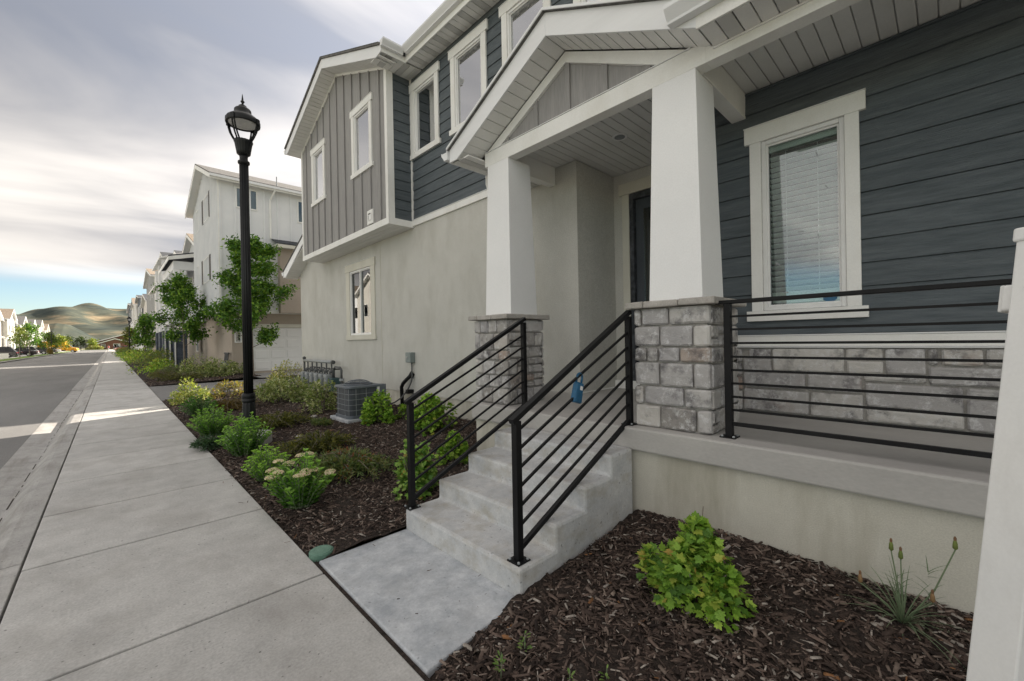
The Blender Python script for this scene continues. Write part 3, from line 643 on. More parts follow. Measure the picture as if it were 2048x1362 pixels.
obj('rake_fascia', MB().prism([(AY-.001, 4.60), (1.24, gz(1.24, 4.60)), (1.24, gz(1.24, ZT)-.001), (AY-.001, ZT-.001)], 'x', 3.15, 3.172), 'aluminium', pr2, bevel=.003)
obj('drip_edge', MB().prism([(AY, ZT+.004), (AY, ZT+.03), (4.375, gz(4.375, ZT)+.03), (4.375, gz(4.375, ZT)+.004)], 'x', 3.108, 3.149).prism([(AY, ZT+.004), (1.10, gz(1.10, ZT)+.004), (1.10, gz(1.10, ZT)+.03), (AY, ZT+.03)], 'x', 3.108, 3.149), 'aluminium', pr2)
obj('eave_fascia', MB().box(3.148, -4, 3.862, 3.17, 1.255, 4.05), 'trim', pr2, bevel=.003)
sf = obj('porch_soffit', MB().prism([(AY, 4.64), (AY, 4.66), (4.2, gz(4.2, 4.66)), (4.2, gz(4.2, 4.64))], 'x', 3.17, 3.5).prism([(AY, 4.64), (AY, 4.66), (1.2, gz(1.2, 4.66)), (1.2, gz(1.2, 4.64))], 'x', 3.17, 3.5), 'soffit', H)
def rake_panels(parent, x0, x1, ya, yb, zf, n, th=.02, gapw=.010, mat='soffit', vent=()):
    for i in range(n):
        a = ya+(yb-ya)*i/n; b_ = ya+(yb-ya)*(i+1)/n; s = 1 if b_ > a else -1; a += s*gapw/2; b_ -= s*gapw/2
        obj('soffit_panel', MB().slab([(x0, a, zf(a)), (x1, a, zf(a)), (x1, b_, zf(b_)), (x0, b_, zf(b_))], (0, 0, th)), mat, parent)
rake_panels(sf, 3.172, 3.462, AY, 4.22, lambda y: gz(y, 4.602), 13); rake_panels(sf, 3.172, 3.462, AY, 1.25, lambda y: gz(y, 4.602), 13)
boards(sf, 3.172, 3.449, -2.5, 1.24, 3.862, .113, 'soffit', .015, 3)
boards(sf, 3.20, 4.595, 4.03, 4.36, 3.861, .11, 'soffit', .015, 3)
obj('soffit_channel', MB().box(3.436, -4, 3.848, 3.449, 1.24, 3.861), 'aluminium', sf)
obj('side_fascia', MB().box(3.172, 4.352, 3.862, 4.598, 4.372, 4.02), 'aluminium', pr2)
# gutters: K profile
KP = [(0, 0), (0, .125), (-.012, .125), (-.014, .108), (-.118, .108), (-.118, .122), (-.128, .122), (-.128, .088), (-.108, .060), (-.075, .018), (-.070, 0)]
def gutter(parent, axis, c, base, a, b_, out, closed=True):
    pf = [(c+out*-u, base+z) for u, z in KP]
    obj('gutter', MB().prism(pf, axis, a, b_), 'aluminium', parent, bevel=.002)
gutter(pr2, 'y', 3.147, 3.955, -4, 1.44, -1)
obj('gutter', MB().prism([(4.374-u, 3.90+z*.9) for u, z in KP], 'x', 3.12, 4.59), 'aluminium', pr2, bevel=.002)
obj('downspout', MB().tube([(3.86, 4.44, 3.90), (3.86, 4.44, 3.78), (3.865, 4.43, 3.73), (3.89, 4.38, 3.69), (3.93, 4.24, 3.67), (3.95, 4.10, 3.64), (3.95, 4.06, 3.58), (3.95, 4.05, 3.4), (3.95, 4.05, 1.0)], .034, 10), 'trim', pr2, smooth=True)

# upper storey
UW = [(6.795, 7.47), (5.391, 6.075), (3.983, 4.686), (2.58, 3.27), (.9, 1.6)]
UO = [op(a, b_, 5.48, 6.69) for a, b_ in UW]
uw = obj('upper_wall', wall_open(MB(), 'x', 4.60, 4.72, -4, 12.9, 4.08, 7.3, UO).box(4.72, 12.78, 4.0, 14, 12.9, 7.3), 'siding', H)
planks(uw, 'x', 4.60, -4, 7.64, 4.115, 7.07, UO)
obj('band_trim', MB().box(4.566, 3.95, 3.985, 4.60, 7.695, 4.105), 'trim', uw, bevel=.004); obj('band_flashing', MB().box(4.556, 3.95, 4.106, 4.60, 7.66, 4.113), 'aluminium', uw)
obj('corner_trim', MB().box(4.563, 7.645, 4.107, 4.60, 7.688, 7.07), 'trim', uw)
for i, (a, b_) in enumerate(UW): window(H, 4.578, a, b_, 5.48, 6.69, back='room' if i == 0 else 'shade', pane='glass', name='upper_window')
ev = obj('main_roof', MB().slab([(4.12, -4.3, 7.19), (11, -4.3, 9.95), (11, 13.3, 9.95), (4.12, 13.3, 7.19)], (0, 0, .05)).slab([(11, -4.3, 9.951), (17.5, -4.3, 7.35), (17.5, 13.3, 7.35), (11, 13.3, 9.951)], (0, 0, .05)), 'shingle', H)
obj('end_gable', MB().prism([(4.65, 7.301), (16.9, 7.301), (11, 9.90)], 'y', 12.79, 12.89), 'siding', H)
obj('rear_wall', MB().box(16.8, -4, 0, 16.9, 14.85, 7.3).box(4.73, -4, 0, 16.8, -3.9, 7.3), 'siding', H)
obj('eave_fascia', MB().box(4.20, -4, 7.0, 4.222, 7.215, 7.19), 'trim', ev, bevel=.003)
es = obj('eave_soffit', MB().box(4.215, -4, 7.06, 4.60, 7.3, 7.075), 'soffit', H)
boards(es, 4.223, 4.575, -1.0, 7.2, 7.022, .125, 'soffit', .015, 3)
gutter(ev, 'y', 4.198, 7.10, -4, 7.10, -1)
# projecting bay with gable
BX, B0, B1, BA, BS = 4.06, 7.70, 12.80, 10.18, .405
BWN = [(8.52, 9.21), (11.20, 11.82)]; BO = [op(a, b_, 5.45, 6.67) for a, b_ in BWN]
bw = obj('bay_wall', wall_open(MB(), 'x', BX, BX+.12, B0, B1, 3.97, 7.08, BO).prism([(B0, 7.081), (B1, 7.081), (BA, 8.14)], 'x', BX, BX+.11), 'batten_wall', H)
def bz(y, z0): return z0-BS*abs(y-BA)
for k in range(12):
    y = 8.013+.4425*k-.0
    if y > B1-.08: break
    top = bz(y, 8.06)
    segs = [(4.10, top)]
    for a, b_ in BWN:
        if a-.2 < y < b_+.2: segs = [(4.10, 5.32), (6.89, top)]
    for q0, q1 in segs: obj('batten', MB().box(BX-.030, y-.022, q0, BX-.0005, y+.022, q1), 'batten_wall', bw, bevel=.002)
obj('corner_board', MB().box(BX-.028, B0-.03, 4.09, BX+.0, B0+.075, 7.09).box(BX+.0, B0-.03, 4.09, BX+.115, B0-.002, 7.06), 'trim', bw, bevel=.003)
obj('corner_board', MB().box(BX-.028, B1-.075, 4.09, BX-.0005, B1+.02, 7.09), 'trim', bw, bevel=.003)
obj('skirt_board', MB().box(BX-.032, B0-.035, 3.955, BX-.0006, B1+.02, 4.088).box(BX, B0-.035, 3.955, 4.598, B0-.0005, 4.088), 'trim', bw, bevel=.004)
obj('rake_trim', MB().prism([(BA, 8.15), (B1, bz(B1, 8.15)), (B1, bz(B1, 8.05)), (BA, 8.05)], 'x', BX-.024, BX-.001), 'trim', bw)
obj('rake_trim', MB().prism([(BA, 8.15), (BA, 8.05), (B0-.03, bz(B0-.03, 8.05)), (B0-.03, bz(B0-.03, 8.15))], 'x', BX-.0241, BX-.0011), 'trim', bw)
bsd = obj('bay_side_wall', MB().box(BX+.12, B0, 3.97, 4.6, B0+.1, 7.3).box(BX+.12, B1-.1, 3.97, 4.6, B1, 7.3), 'siding', H)
planks(bsd, 'y', B0, BX+.115, 4.562, 4.09, 7.06, out=-1)
bs_ = obj('bay_underside', MB().box(BX, B0, 3.975, 4.6, B1, 3.985), 'soffit', H)
for i in range(4): obj('soffit_panel', MB().box(BX+.004+i*.134, B0+.0, 3.957, BX+.13+i*.134, B1-.002, 3.974), 'soffit', bs_)
for a, b_ in BWN: window(H, BX, a, b_, 5.45, 6.67, tw=.115, hd=.14, name='bay_window')
vt = obj('dryer_vent', MB().box(BX-.04, 8.35, 4.11, BX-.001, 8.61, 4.41), 'trim', H, bevel=.006)
obj('louvre', MB().box(BX-.052, 8.40, 4.19, BX-.041, 8.55, 4.35), 'vinyl', vt, bevel=.004); obj('slot', MB().box(BX-.0535, 8.42, 4.31, BX-.0525, 8.53, 4.335).box(BX-.0535, 8.515, 4.21, BX-.0525, 8.535, 4.30), 'dark_shutter', vt)
FX = 3.70
br = MB()
br.slab([(FX-.03, BA, 8.315), (9.0, BA, 8.315), (9.0, 13.05, bz(13.05, 8.315)), (FX-.03, 13.05, bz(13.05, 8.315))], (0, 0, .035))
br.slab([(FX-.03, BA, 8.316), (9.0, BA, 8.316), (4.9, 7.20, bz(7.20, 8.316)), (FX-.03, 7.20, bz(7.20, 8.316))], (0, 0, .035))
brf = obj('bay_roof', br, 'shingle', H)
for k in range(26):   # shingle butts along the rake
    y = 7.25+k*.225
    obj('shingle_tab', MB().slab([(FX-.035, y, bz(y, 8.353)), (FX+.3, y, bz(y, 8.353)), (FX+.3, y+.21, bz(y+.21, 8.353)), (FX-.035, y+.21, bz(y+.21, 8.353))], (0, 0, .009)), 'shingle', brf)
obj('rake_fascia', MB().prism([(BA, 8.095), (BA, 8.313), (13.04, bz(13.04, 8.313)), (13.04, 7.0), (12.87, 7.0)], 'x', FX, FX+.022), 'aluminium', brf, bevel=.003)
obj('rake_fascia', MB().prism([(BA-.001, 8.095), (7.42, bz(7.42, 8.095)), (7.235, 7.0), (7.215, 7.03), (7.215, bz(7.215, 8.313)), (BA-.001, 8.313)], 'x', FX, FX+.022), 'aluminium', brf, bevel=.003)
obj('return_fascia', MB().box(FX+.023, 7.215, 7.0, 4.221, 7.237, 7.14), 'trim', brf)
obj('gutter', MB().prism([(7.213+u, 7.075+z) for u, z in KP], 'x', FX-.02, 4.12), 'aluminium', brf, bevel=.002)
obj('gutter', MB().prism([(13.042-u, 7.03+z) for u, z in KP], 'x', FX-.02, 4.6), 'aluminium', brf, bevel=.002)
bsf = obj('bay_soffit', MB().prism([(BA, 8.13), (BA, 8.15), (13.0, bz(13.0, 8.15)), (13.0, bz(13.0, 8.13))], 'x', FX+.022, BX).prism([(BA, 8.13), (BA, 8.15), (7.3, bz(7.3, 8.15)), (7.3, bz(7.3, 8.13))], 'x', FX+.022, BX), 'soffit', H)
rake_panels(bsf, FX+.023, BX-.026, BA, 12.9, lambda y: bz(y, 8.10), 24, gapw=.012); rake_panels(bsf, FX+.023, BX-.026, BA, 7.45, lambda y: bz(y, 8.10), 24, gapw=.012)
for i in range(7): obj('soffit_panel', MB().box(FX+.03+i*.123, 7.24, 7.022, FX+.145+i*.123, 7.69, 7.036), 'vent_panel' if i % 3 == 1 else 'soffit', bsf)
# low roof over the far end
lr = obj('low_roof', MB().slab([(4.18, 15.35, 3.98), (15, 15.35, 3.98), (15, 12.9, 5.0), (4.18, 12.9, 5.0)], (0, 0, .03)), 'shingle', H)
obj('rake_fascia', MB().prism([(15.33, 3.979), (12.9, 4.99), (12.9, 4.80), (15.08, 3.79), (15.33, 3.79)], 'x', 4.20, 4.222), 'aluminium', lr)
obj('gutter', MB().prism([(15.335-u, 3.86+z) for u, z in KP], 'x', 4.18, 14), 'aluminium', lr)
rake_panels(lr, 4.223, 4.598, 12.92, 15.2, lambda y: 3.80+.415*(15.1-y), 20, gapw=.012)
obj('stucco_return', MB().prism([(14.899, 4.021), (12.91, 4.021), (12.91, 4.72), (14.0, 4.26)], 'x', 4.601, 4.70), 'stucco', H)

# ------------------------------------------------------------------ railings
def stair_rail(y, x0, x1, label):
    t = thing('stair_railing', label, 'railing', (x0, y, .176), 'black railings on the front steps')
    za, zb = 1.085, 1.80; k = (zb-za)/(x1-x0)
    obj('post', MB().box(x0-.024, y-.024, .176, x0+.024, y+.024, za-.01), 'black_metal', t, bevel=.003)
    obj('post', MB().box(x1-.024, y-.024, .84, x1+.024, y+.024, zb-.02), 'black_metal', t, bevel=.003)
    for x, z in ((x0, .176), (x1, .84)):
        bp = obj('base_plate', MB().box(x-.055, y-.055, z, x+.055, y+.055, z+.009), 'black_metal', t, bevel=.002)
        for a, b_ in ((-1, -1), (1, -1), (-1, 1), (1, 1)): obj('bolt', MB().lathe([(.009, 0), (.009, .008), (.004, .012)], (x+a*.04, y+b_*.04, z+.009), 8), 'galv', bp)
    obj('handrail', MB().bar((x0-.045, y, za-.045*k+.012), (x1+.02, y, zb+.02*k+.012), .050, .036), 'black_metal', t, bevel=.004)
    for q in (1.005, .88, .757, .635, .510, .388): obj('bar', MB().bar((x0, y, q), (x1, y, q+.64), .016, .016), 'black_metal', t)
    obj('bottom_rail', MB().bar((x0, y, .245), (x1, y, .885), .032, .032), 'black_metal', t, bevel=.002)
stair_rail(1.92, 1.87, 3.255, 'black stair railing on the lockbox side of the steps'); stair_rail(3.19, 1.842, 3.242, 'black stair railing beside the long mulch bed')
t = thing('porch_railing', 'long black horizontal-bar railing along the porch edge', 'railing', (3.315, 1.12, .84))
for y in (1.125, -1.75):
    obj('post', MB().box(3.291, y-.024, .84, 3.339, y+.024, 1.832), 'black_metal', t, bevel=.003)
    bp = obj('base_plate', MB().box(3.26, y-.055, .84, 3.37, y+.055, .849), 'black_metal', t, bevel=.002)
    for a, b_ in ((-1, -1), (1, -1), (-1, 1), (1, 1)): obj('bolt', MB().lathe([(.009, 0), (.009, .008), (.004, .012)], (3.315+a*.04, y+b_*.04, .849), 8), 'galv', bp)
obj('handrail', MB().box(3.288, -1.82, 1.832, 3.342, 1.205, 1.86), 'black_metal', t, bevel=.004)
for z in (1.738, 1.642, 1.541, 1.44, 1.342, 1.243, 1.144, 1.046): obj('bar', MB().box(3.307, -1.726, z-.008, 3.323, 1.101, z+.008), 'black_metal', t)
obj('bottom_rail', MB().box(3.30, -1.726, .93, 3.33, 1.101, .957), 'black_metal', t, bevel=.002)
# lockbox hanging on the first bar
bx, by = 2.55, 1.92; bzz = 1.005+.64*(bx-1.87)/1.385
t = thing('lockbox', 'blue key lockbox hanging from the stair railing', 'lockbox', (bx, by, bzz-.2))
tl = R(16); bp0 = Vector((bx, by, bzz-.006))
def lk(u, v, e): return tuple(bp0+Vector((math.cos(tl)*u+math.sin(tl)*v, e, -math.sin(tl)*u+math.cos(tl)*v)))   # u across, v up, e depth
obj('body', MB().slab([lk(-.042, -.050, -.024), lk(.042, -.050, -.024), lk(.046, -.205, -.024), lk(-.046, -.205, -.024)], (0, .048, 0)), 'lock_blue', t, bevel=.012)
obj('shackle', MB().tube([lk(-.032, -.055, 0)]+[lk(.032*math.cos(R(180-180*i/8)), -.012+.032*math.sin(R(180*i/8)), 0) for i in range(9)]+[lk(.032, -.055, 0)], .0085, 8), 'lock_blue', t, smooth=True)
obj('label_plate', MB().slab([lk(-.004, -.075, -.0255), lk(.026, -.075, -.0255), lk(.026, -.105, -.0255), lk(-.004, -.105, -.0255)], (0, .0014, 0)), 'white_paint', t)
obj('key_flap', MB().slab([lk(-.034, -.128, -.028), lk(.034, -.128, -.028), lk(.036, -.197, -.028), lk(-.036, -.197, -.028)], (0, .0038, 0)), 'lock_blue', t, bevel=.004)
t['label'] = 'blue key lockbox hanging from the stair railing'

# leaning white vinyl fence post at the bed corner
def cam_pt(px_, py_, d): return Vector((0, 0, 1.6))+Vector(F*d+RV*((px_-1024)/834.84*d)+UV*((681-py_)/834.84*d))
a = cam_pt(2010, 1362, 1.42); b_ = cam_pt(2113, 470, 1.42); d = (b_-a).normalized(); a = a-d*((a.z-.02)/d.z); b_ = a+d*((b_-a).length)
t = thing('fence_post', 'leaning white vinyl gate post beside the porch bed', 'post', tuple(a))
rx = Vector((.80, -.60, 0)); ry = d.cross(rx).normalized(); rx = ry.cross(d).normalized()
def pbox(name, w0, w1, e0, e1, l0, l1, mat, bev):
    q = [a+rx*i+ry*j for i, j in ((w0, e0), (w1, e0), (w1, e1), (w0, e1))]
    return obj(name, MB().slab([tuple(p+d*l0) for p in q], tuple(d*(l1-l0))), mat, t, bevel=bev)
Lp = (b_-a).length
pbox('post', -.0635, .0635, -.0635, .0635, 0, Lp, 'vinyl', .006); pbox('cap', -.071, .071, -.071, .071, Lp-.02, Lp+.03, 'vinyl', .008)
pbox('rail_bracket', -.040, .045, .064, .104, Lp-.26, Lp-.165, 'vinyl', .008); pbox('bracket_flange', -.028, .036, .104, .118, Lp-.262, Lp-.163, 'vinyl', .005)
sc_ = a+d*(Lp-.185)-rx*.0640+ry*.02
obj('screw', MB().tube([tuple(sc_), tuple(sc_-rx*.003)], .005, 8), 'galv', t)

# ------------------------------------------------------------------ utilities on the wall
t = thing('air_conditioner', 'grey outdoor air conditioner unit on a concrete pad', 'air conditioner', (3.45, 8.0, .12))
obj('pad', MB().box(3.10, 7.60, .06, 3.95, 8.45, .165), 'pad', t, bevel=.012)
def rrect(x0, y0, x1, y1, r, n=5):
    P = []
    for cx, cy, s in ((x1-r, y0+r, -90), (x1-r, y1-r, 0), (x0+r, y1-r, 90), (x0+r, y0+r, 180)):
        for i in range(n+1): q = R(s+90*i/n); P.append((cx+r*math.cos(q), cy+r*math.sin(q)))
    return P
obj('coil', MB().prism(rrect(3.17, 7.68, 3.80, 8.34, .10), 'z', .22, .725), 'ac_fin', t)
obj('base_pan', MB().prism(rrect(3.15, 7.66, 3.82, 8.36, .10), 'z', .166, .22), 'ac_metal', t, bevel=.006)
obj('top_cover', MB().prism(rrect(3.14, 7.65, 3.83, 8.37, .10), 'z', .726, .775), 'ac_metal', t, bevel=.012)
obj('control_panel', MB().box(3.70, 7.655, .222, 3.90, 7.80, .77), 'ac_metal', t, bevel=.006); obj('rating_label', MB().box(3.715, 7.6525, .53, 3.76, 7.6545, .73), 'paper', t)
gr = obj('louvre_guard', MB(), 'ac_metal', t) if False else None
m = MB()
for i in range(1, 5):
    z = .22+i*.101; P = rrect(3.163, 7.673, 3.807, 8.347, .105); m.tube([(x, y, z) for x, y in P]+[(P[0][0], P[0][1], z)], .0045, 5, False)
for x, y in ((3.165, 7.86), (3.165, 8.16), (3.30, 7.675), (3.18, 7.72), (3.5, 7.675)): m.tube([(x, y, .22), (x, y, .726)], .0045, 5)
obj('guard_wires', m, 'galv', t)
fan = obj('fan_shroud', MB().lathe([(.27, 0), (.275, .02), (.25, .025), (.25, .0)], (3.485, 8.01, .775), 32), 'ac_metal', t, smooth=True)
m = MB()
for r_, z in ((.08, .085), (.13, .078), (.18, .062), (.22, .042)): m.tube([(3.485+r_*math.cos(R(15*i)), 8.01+r_*math.sin(R(15*i)), .775+z) for i in range(25)], .004, 5, False)
for i in range(6): q = R(60*i+20); m.tube([(3.485+r_*math.cos(q), 8.01+r_*math.sin(q), .775+z) for r_, z in ((.02, .09), (.13, .078), (.22, .042), (.26, .018))], .005, 5)
m.lathe([(.05, .085), (.05, .095)], (3.485, 8.01, .775), 16)
obj('fan_grille', m, 'ac_metal', t); obj('fan_well', MB().lathe([(.24, 0), (.24, .004)], (3.485, 8.01, .776), 24), 'interior', t)
# gas meter bank
t = thing('gas_meter_bank', 'row of six gas meters under a pipe manifold on the near stucco wall', 'gas meter', (4.35, 12.7, .1))
XM = 4.40
obj('riser', MB().tube([(XM, 14.05, .05), (XM, 14.05, 1.10)], .032, 10), 'pipe', t, smooth=True); obj('riser_cap', MB().lathe([(.05, 0), (.055, .03), (.05, .06), (.02, .085)], (XM, 14.05, 1.10), 12), 'pipe', t)
obj('header_pipe', MB().tube([(XM, 14.05, 1.06), (XM, 11.72, 1.06)], .040, 10), 'galv', t, smooth=True); obj('header_cap', MB().tube([(XM, 11.74, 1.06), (XM, 11.66, 1.06)], .055, 12), 'pipe', t)
for i in range(6):
    y = 13.72-i*.385
    mt = obj('meter', MB().prism(rrect(XM-.20, y-.10, XM+.02, y+.09, .04, 3), 'z', .40, .64), 'meter_grey', t, bevel=.02)
    obj('dial_head', MB().prism(rrect(XM-.215, y-.085, XM+.0, y+.075, .05, 3), 'z', .625, .73), 'galv' , mt, bevel=.02); obj('meter_back', MB().box(XM-.10, y-.17, .42, XM+.05, y-.105, .62), 'meter_green', mt, bevel=.01)
    obj('drop_pipe', MB().tube([(XM, y, 1.04), (XM, y, .86), (XM-.03, y, .80), (XM-.06, y, .74), (XM-.06, y, .60)], .022, 8), 'pipe', t, smooth=True)
    obj('regulator', MB().lathe([(.03, -.05), (.065, -.02), (.065, .02), (.03, .05)], (XM-.03, y-.05, .80), 12), 'pipe', t, smooth=True)
    obj('outlet_pipe', MB().tube([(XM-.02, y-.12, .60), (XM-.02, y-.12, .78), (XM+.02, y-.16, .86), (XM+.17, y-.16, .86)], .018, 8), 'pipe', t, smooth=True)
obj('house_pipe', MB().tube([(XM, 11.65, .62), (XM, 11.65, .86), (XM, 11.55, .93), (XM, 11.2, .93), (XM, 11.12, .86), (XM, 11.12, .62)], .030, 8), 'pipe', t, smooth=True)
obj('shutoff_box', MB().prism(rrect(XM-.14, 11.42, XM+.1, 11.78, .03, 3), 'z', .28, .64), 'meter_green', t, bevel=.01); obj('union', MB().lathe([(.06, 0), (.06, .06)], (XM, 11.12, .58), 12), 'galv', t); obj('stub', MB().tube([(XM, 11.12, .58), (XM, 11.12, .05)], .03, 8), 'pipe', t)
t = thing('disconnect_box', 'small grey-green electrical disconnect box with conduit on stucco wall', 'electrical box', (4.58, 7.83, 1.15))
obj('enclosure', MB().box(4.50, 7.72, 1.15, 4.599, 7.94, 1.365), 'box_grey', t, bevel=.006); obj('cover', MB().box(4.488, 7.73, 1.16, 4.4995, 7.93, 1.355), 'box_grey', t, bevel=.004); obj('latch', MB().box(4.476, 7.82, 1.245, 4.4875, 7.90, 1.28), 'galv', t)
obj('conduit', MB().tube([(4.55, 7.78, 1.15), (4.55, 7.78, .98), (4.545, 7.76, .86), (4.53, 7.78, .74), (4.50, 7.86, .60), (4.40, 7.95, .42), (4.2, 7.9, .34), (3.9, 7.8, .32)], .016, 8), 'pipe', t, smooth=True)
t = thing('line_set', 'black insulated refrigerant pipe leaving the stucco wall', 'pipe', (4.55, 7.9, .15))
obj('insulation', MB().tube([(4.60, 7.82, .90), (4.55, 7.84, .87), (4.51, 7.93, .79), (4.49, 8.05, .70), (4.48, 8.10, .62), (4.48, 8.09, .45), (4.47, 8.06, .15)], .040, 10), 'black_metal', t, smooth=True)
obj('wall_boot', MB().tube([(4.60, 7.81, .93), (4.545, 7.85, .84)], [.065, .055], 10), 'black_metal', t); obj('clamp', MB().box(4.46, 7.80, .50, 4.60, 7.90, .58), 'black_metal', t)

# ------------------------------------------------------------------ street lamp
def lamp(x, y, z, label, group):
    t = thing('street_lamp', label, 'street lamp', (x, y, z), group)
    def L(name, prof, mat='lamp_metal', n=28, par=None, sm=True, **k):
        me = MB().lathe(prof, (0, 0, 0), n, **k); return obj(name, me, mat, par or t, local=True, smooth=sm)
    L('footing', [(.31, -.1), (.31, .185), (.295, .20)], 'walk', 36, sm=False)
    L('base', [(.125, .20), (.125, .235), (.105, .26), (.098, .36), (.088, .66), (.084, .70)], n=48, flute=.10, nf=10)
    L('collar', [(.084, .69), (.094, .70), (.094, .745), (.088, .75), (.094, .757), (.094, .815), (.085, .83), (.07, .835)])
    L('pole', [(.067, .83), (.063, 4.42)], n=72, flute=.13, nf=12)
    L('neck_ring', [(.060, 4.41), (.080, 4.425), (.083, 4.445), (.080, 4.462), (.058, 4.475), (.056, 4.52), (.062, 4.55)])
    L('cup', [(.062, 4.55), (.094, 4.575), (.100, 4.62), (.120, 4.735), (.131, 4.76), (.131, 4.785), (.10, 4.79)], n=72, flute=.05, nf=18)
    hd = L('hood', [(.02, 5.075), (.195, 5.062), (.218, 5.036), (.234, 5.038), (.236, 5.05), (.236, 5.10), (.215, 5.135), (.165, 5.175), (.135, 5.19), (.118, 5.225), (.115, 5.265), (.10, 5.285), (.062, 5.30), (.055, 5.33), (.03, 5.35)])
    L('finial', [(.018, 5.345), (.014, 5.375), (.026, 5.392), (.030, 5.402), (.016, 5.415), (.012, 5.45), (.006, 5.50), (.001, 5.525)], n=14)
    L('reflector', [(.198, 5.055), (.19, 5.046), (.12, 5.052), (.02, 5.056)], 'white_paint')
    for k in range(4):
        q = R(45+90*k); c, s = math.cos(q), math.sin(q)
        for e in (-.018, .018):
            P = [(r_*c-e*s, r_*s+e*c, zz) for r_, zz in ((.116, 4.775), (.160, 4.84), (.202, 4.92), (.224, 5.0), (.226, 5.05))]
            obj('rib', MB().tube(P, .012, 6), 'lamp_metal', t, local=True, smooth=True)
        obj('hood_clip', MB().bar((.225*c, .225*s, 5.07), (.255*c, .255*s, 5.07), .055, .085), 'lamp_metal', t, local=True, bevel=.006)
    return t
LG = 'street lamps'
L1 = lamp(1.55, 7.6, .0, 'black fluted street lamp standing among the green sedum clumps', LG)
for loc, lb in (((1.75, 72, .09+grade(72)-.1), 'black street lamp in the planting by the far grey townhouses'), ((-9.75, 142, grade(142)-.05), 'black street lamp across the road by the parked cars')):
    c = copy_tree(L1); c.location = loc; c['label'] = lb
t = thing('irrigation_lid', 'round green plastic valve box lid at the sidewalk corner', 'valve lid', (1.125, 3.30, 0))
obj('lid', MB().lathe([(.075, -.05), (.078, .004), (.074, .010), (.05, .0115), (.046, .0095), (.001, .0105)], (1.128, 3.305, .022), 32), 'green_plastic', t)
obj('collar', MB().lathe([(.086, -.05), (.086, .003), (.079, .004)], (1.128, 3.305, .021), 32), 'green_plastic', t)

# ------------------------------------------------------------------ plants
LEAF_V = np.array([(0, 0, 0), (-.27, .42, .07), (0, .48, -.03), (.27, .42, .07), (0, 1, -.06)], float); LEAF_F = np.array([(0, 2, 1), (0, 3, 2), (1, 2, 4), (2, 3, 4)])
OV_V = np.array([(0, 0, 0), (-.24, .3, .05), (.24, .3, .05), (-.30, .65, .06), (.30, .65, .06), (0, 1, -.02), (0, .5, -.04)], float); OV_F = np.array([(0, 6, 1), (0, 2, 6), (1, 6, 3), (2, 4, 6), (3, 6, 5), (6, 4, 5)])
def lobed():
    P = [(0, 0), (-.16, .02), (-.38, .10), (-.30, .24), (-.55, .42), (-.36, .50), (-.42, .66), (-.20, .66), (-.13, .80), (0, 1.0), (.13, .80), (.20, .66), (.42, .66), (.36, .50), (.55, .42), (.30, .24), (.38, .10), (.16, .02)]
    V = [(0, .40, -.05)]+[(x, y, .10*abs(x)-.12*y*y+(.03 if i % 2 else 0)) for i, (x, y) in enumerate(P)]
    n = len(P); return np.array(V, float), np.array([(0, 1+i, 1+(i+1) % n) for i in range(n)])
LB_V, LB_F = lobed()
BL_V = np.array([(-.5, 0, 0), (.5, 0, 0), (-.42, .33, .16), (.42, .33, .16), (-.3, .66, .22), (.3, .66, .22), (0, 1, .18)], float); BL_F = np.array([(0, 1, 3), (0, 3, 2), (2, 3, 5), (2, 5, 4), (4, 5, 6)])
def pick(pal, n, var=.18, wts=None):
    pal = np.array(pal, float); return pal[rng.choice(len(pal), n, p=wts)]*rng.uniform(1-var, 1+var, (n, 1))
def gz0(x, y): return float(bedz(x, y)) if y < 16 else .03+.03*max(0, x-1.05)+grade(y)
def leaves_obj(parent, tv, tf, pos, d, up, size, asp, cols, name='foliage', mat='leaf'):
    Mx = frames(d, up)*np.stack([size*asp, size, size], 1)[:, None, :]
    V, Fc, C = scatter(tv, tf, pos, Mx, cols); return arrays(name, V, Fc, C, mat, parent)
def clumps(n, k, rx, ry, h, spread=.34):
    """points in a lumpy dome made of k sub-clumps; returns offset and outward direction"""
    a = rng.uniform(0, 6.283, k); e = np.arcsin(rng.uniform(.05, 1, k)); q = rng.uniform(.55, .80, k)
    cc = np.c_[np.cos(a)*np.cos(e)*q, np.sin(a)*np.cos(e)*q, np.sin(e)*q]
    i = rng.integers(0, k, n); u = unit(n); r = rng.uniform(.35, 1, n)**.5*spread*rng.uniform(.7, 1.15, k)[i]
    p = cc[i]+u*r[:, None]; o = .55*u+.6*p; o[:, 2] += .25
    keep = p[:, 2] > .02; p, o = p[keep], o[keep]
    return p*np.array([rx, ry, h]), o/np.linalg.norm(o, axis=1, keepdims=True)
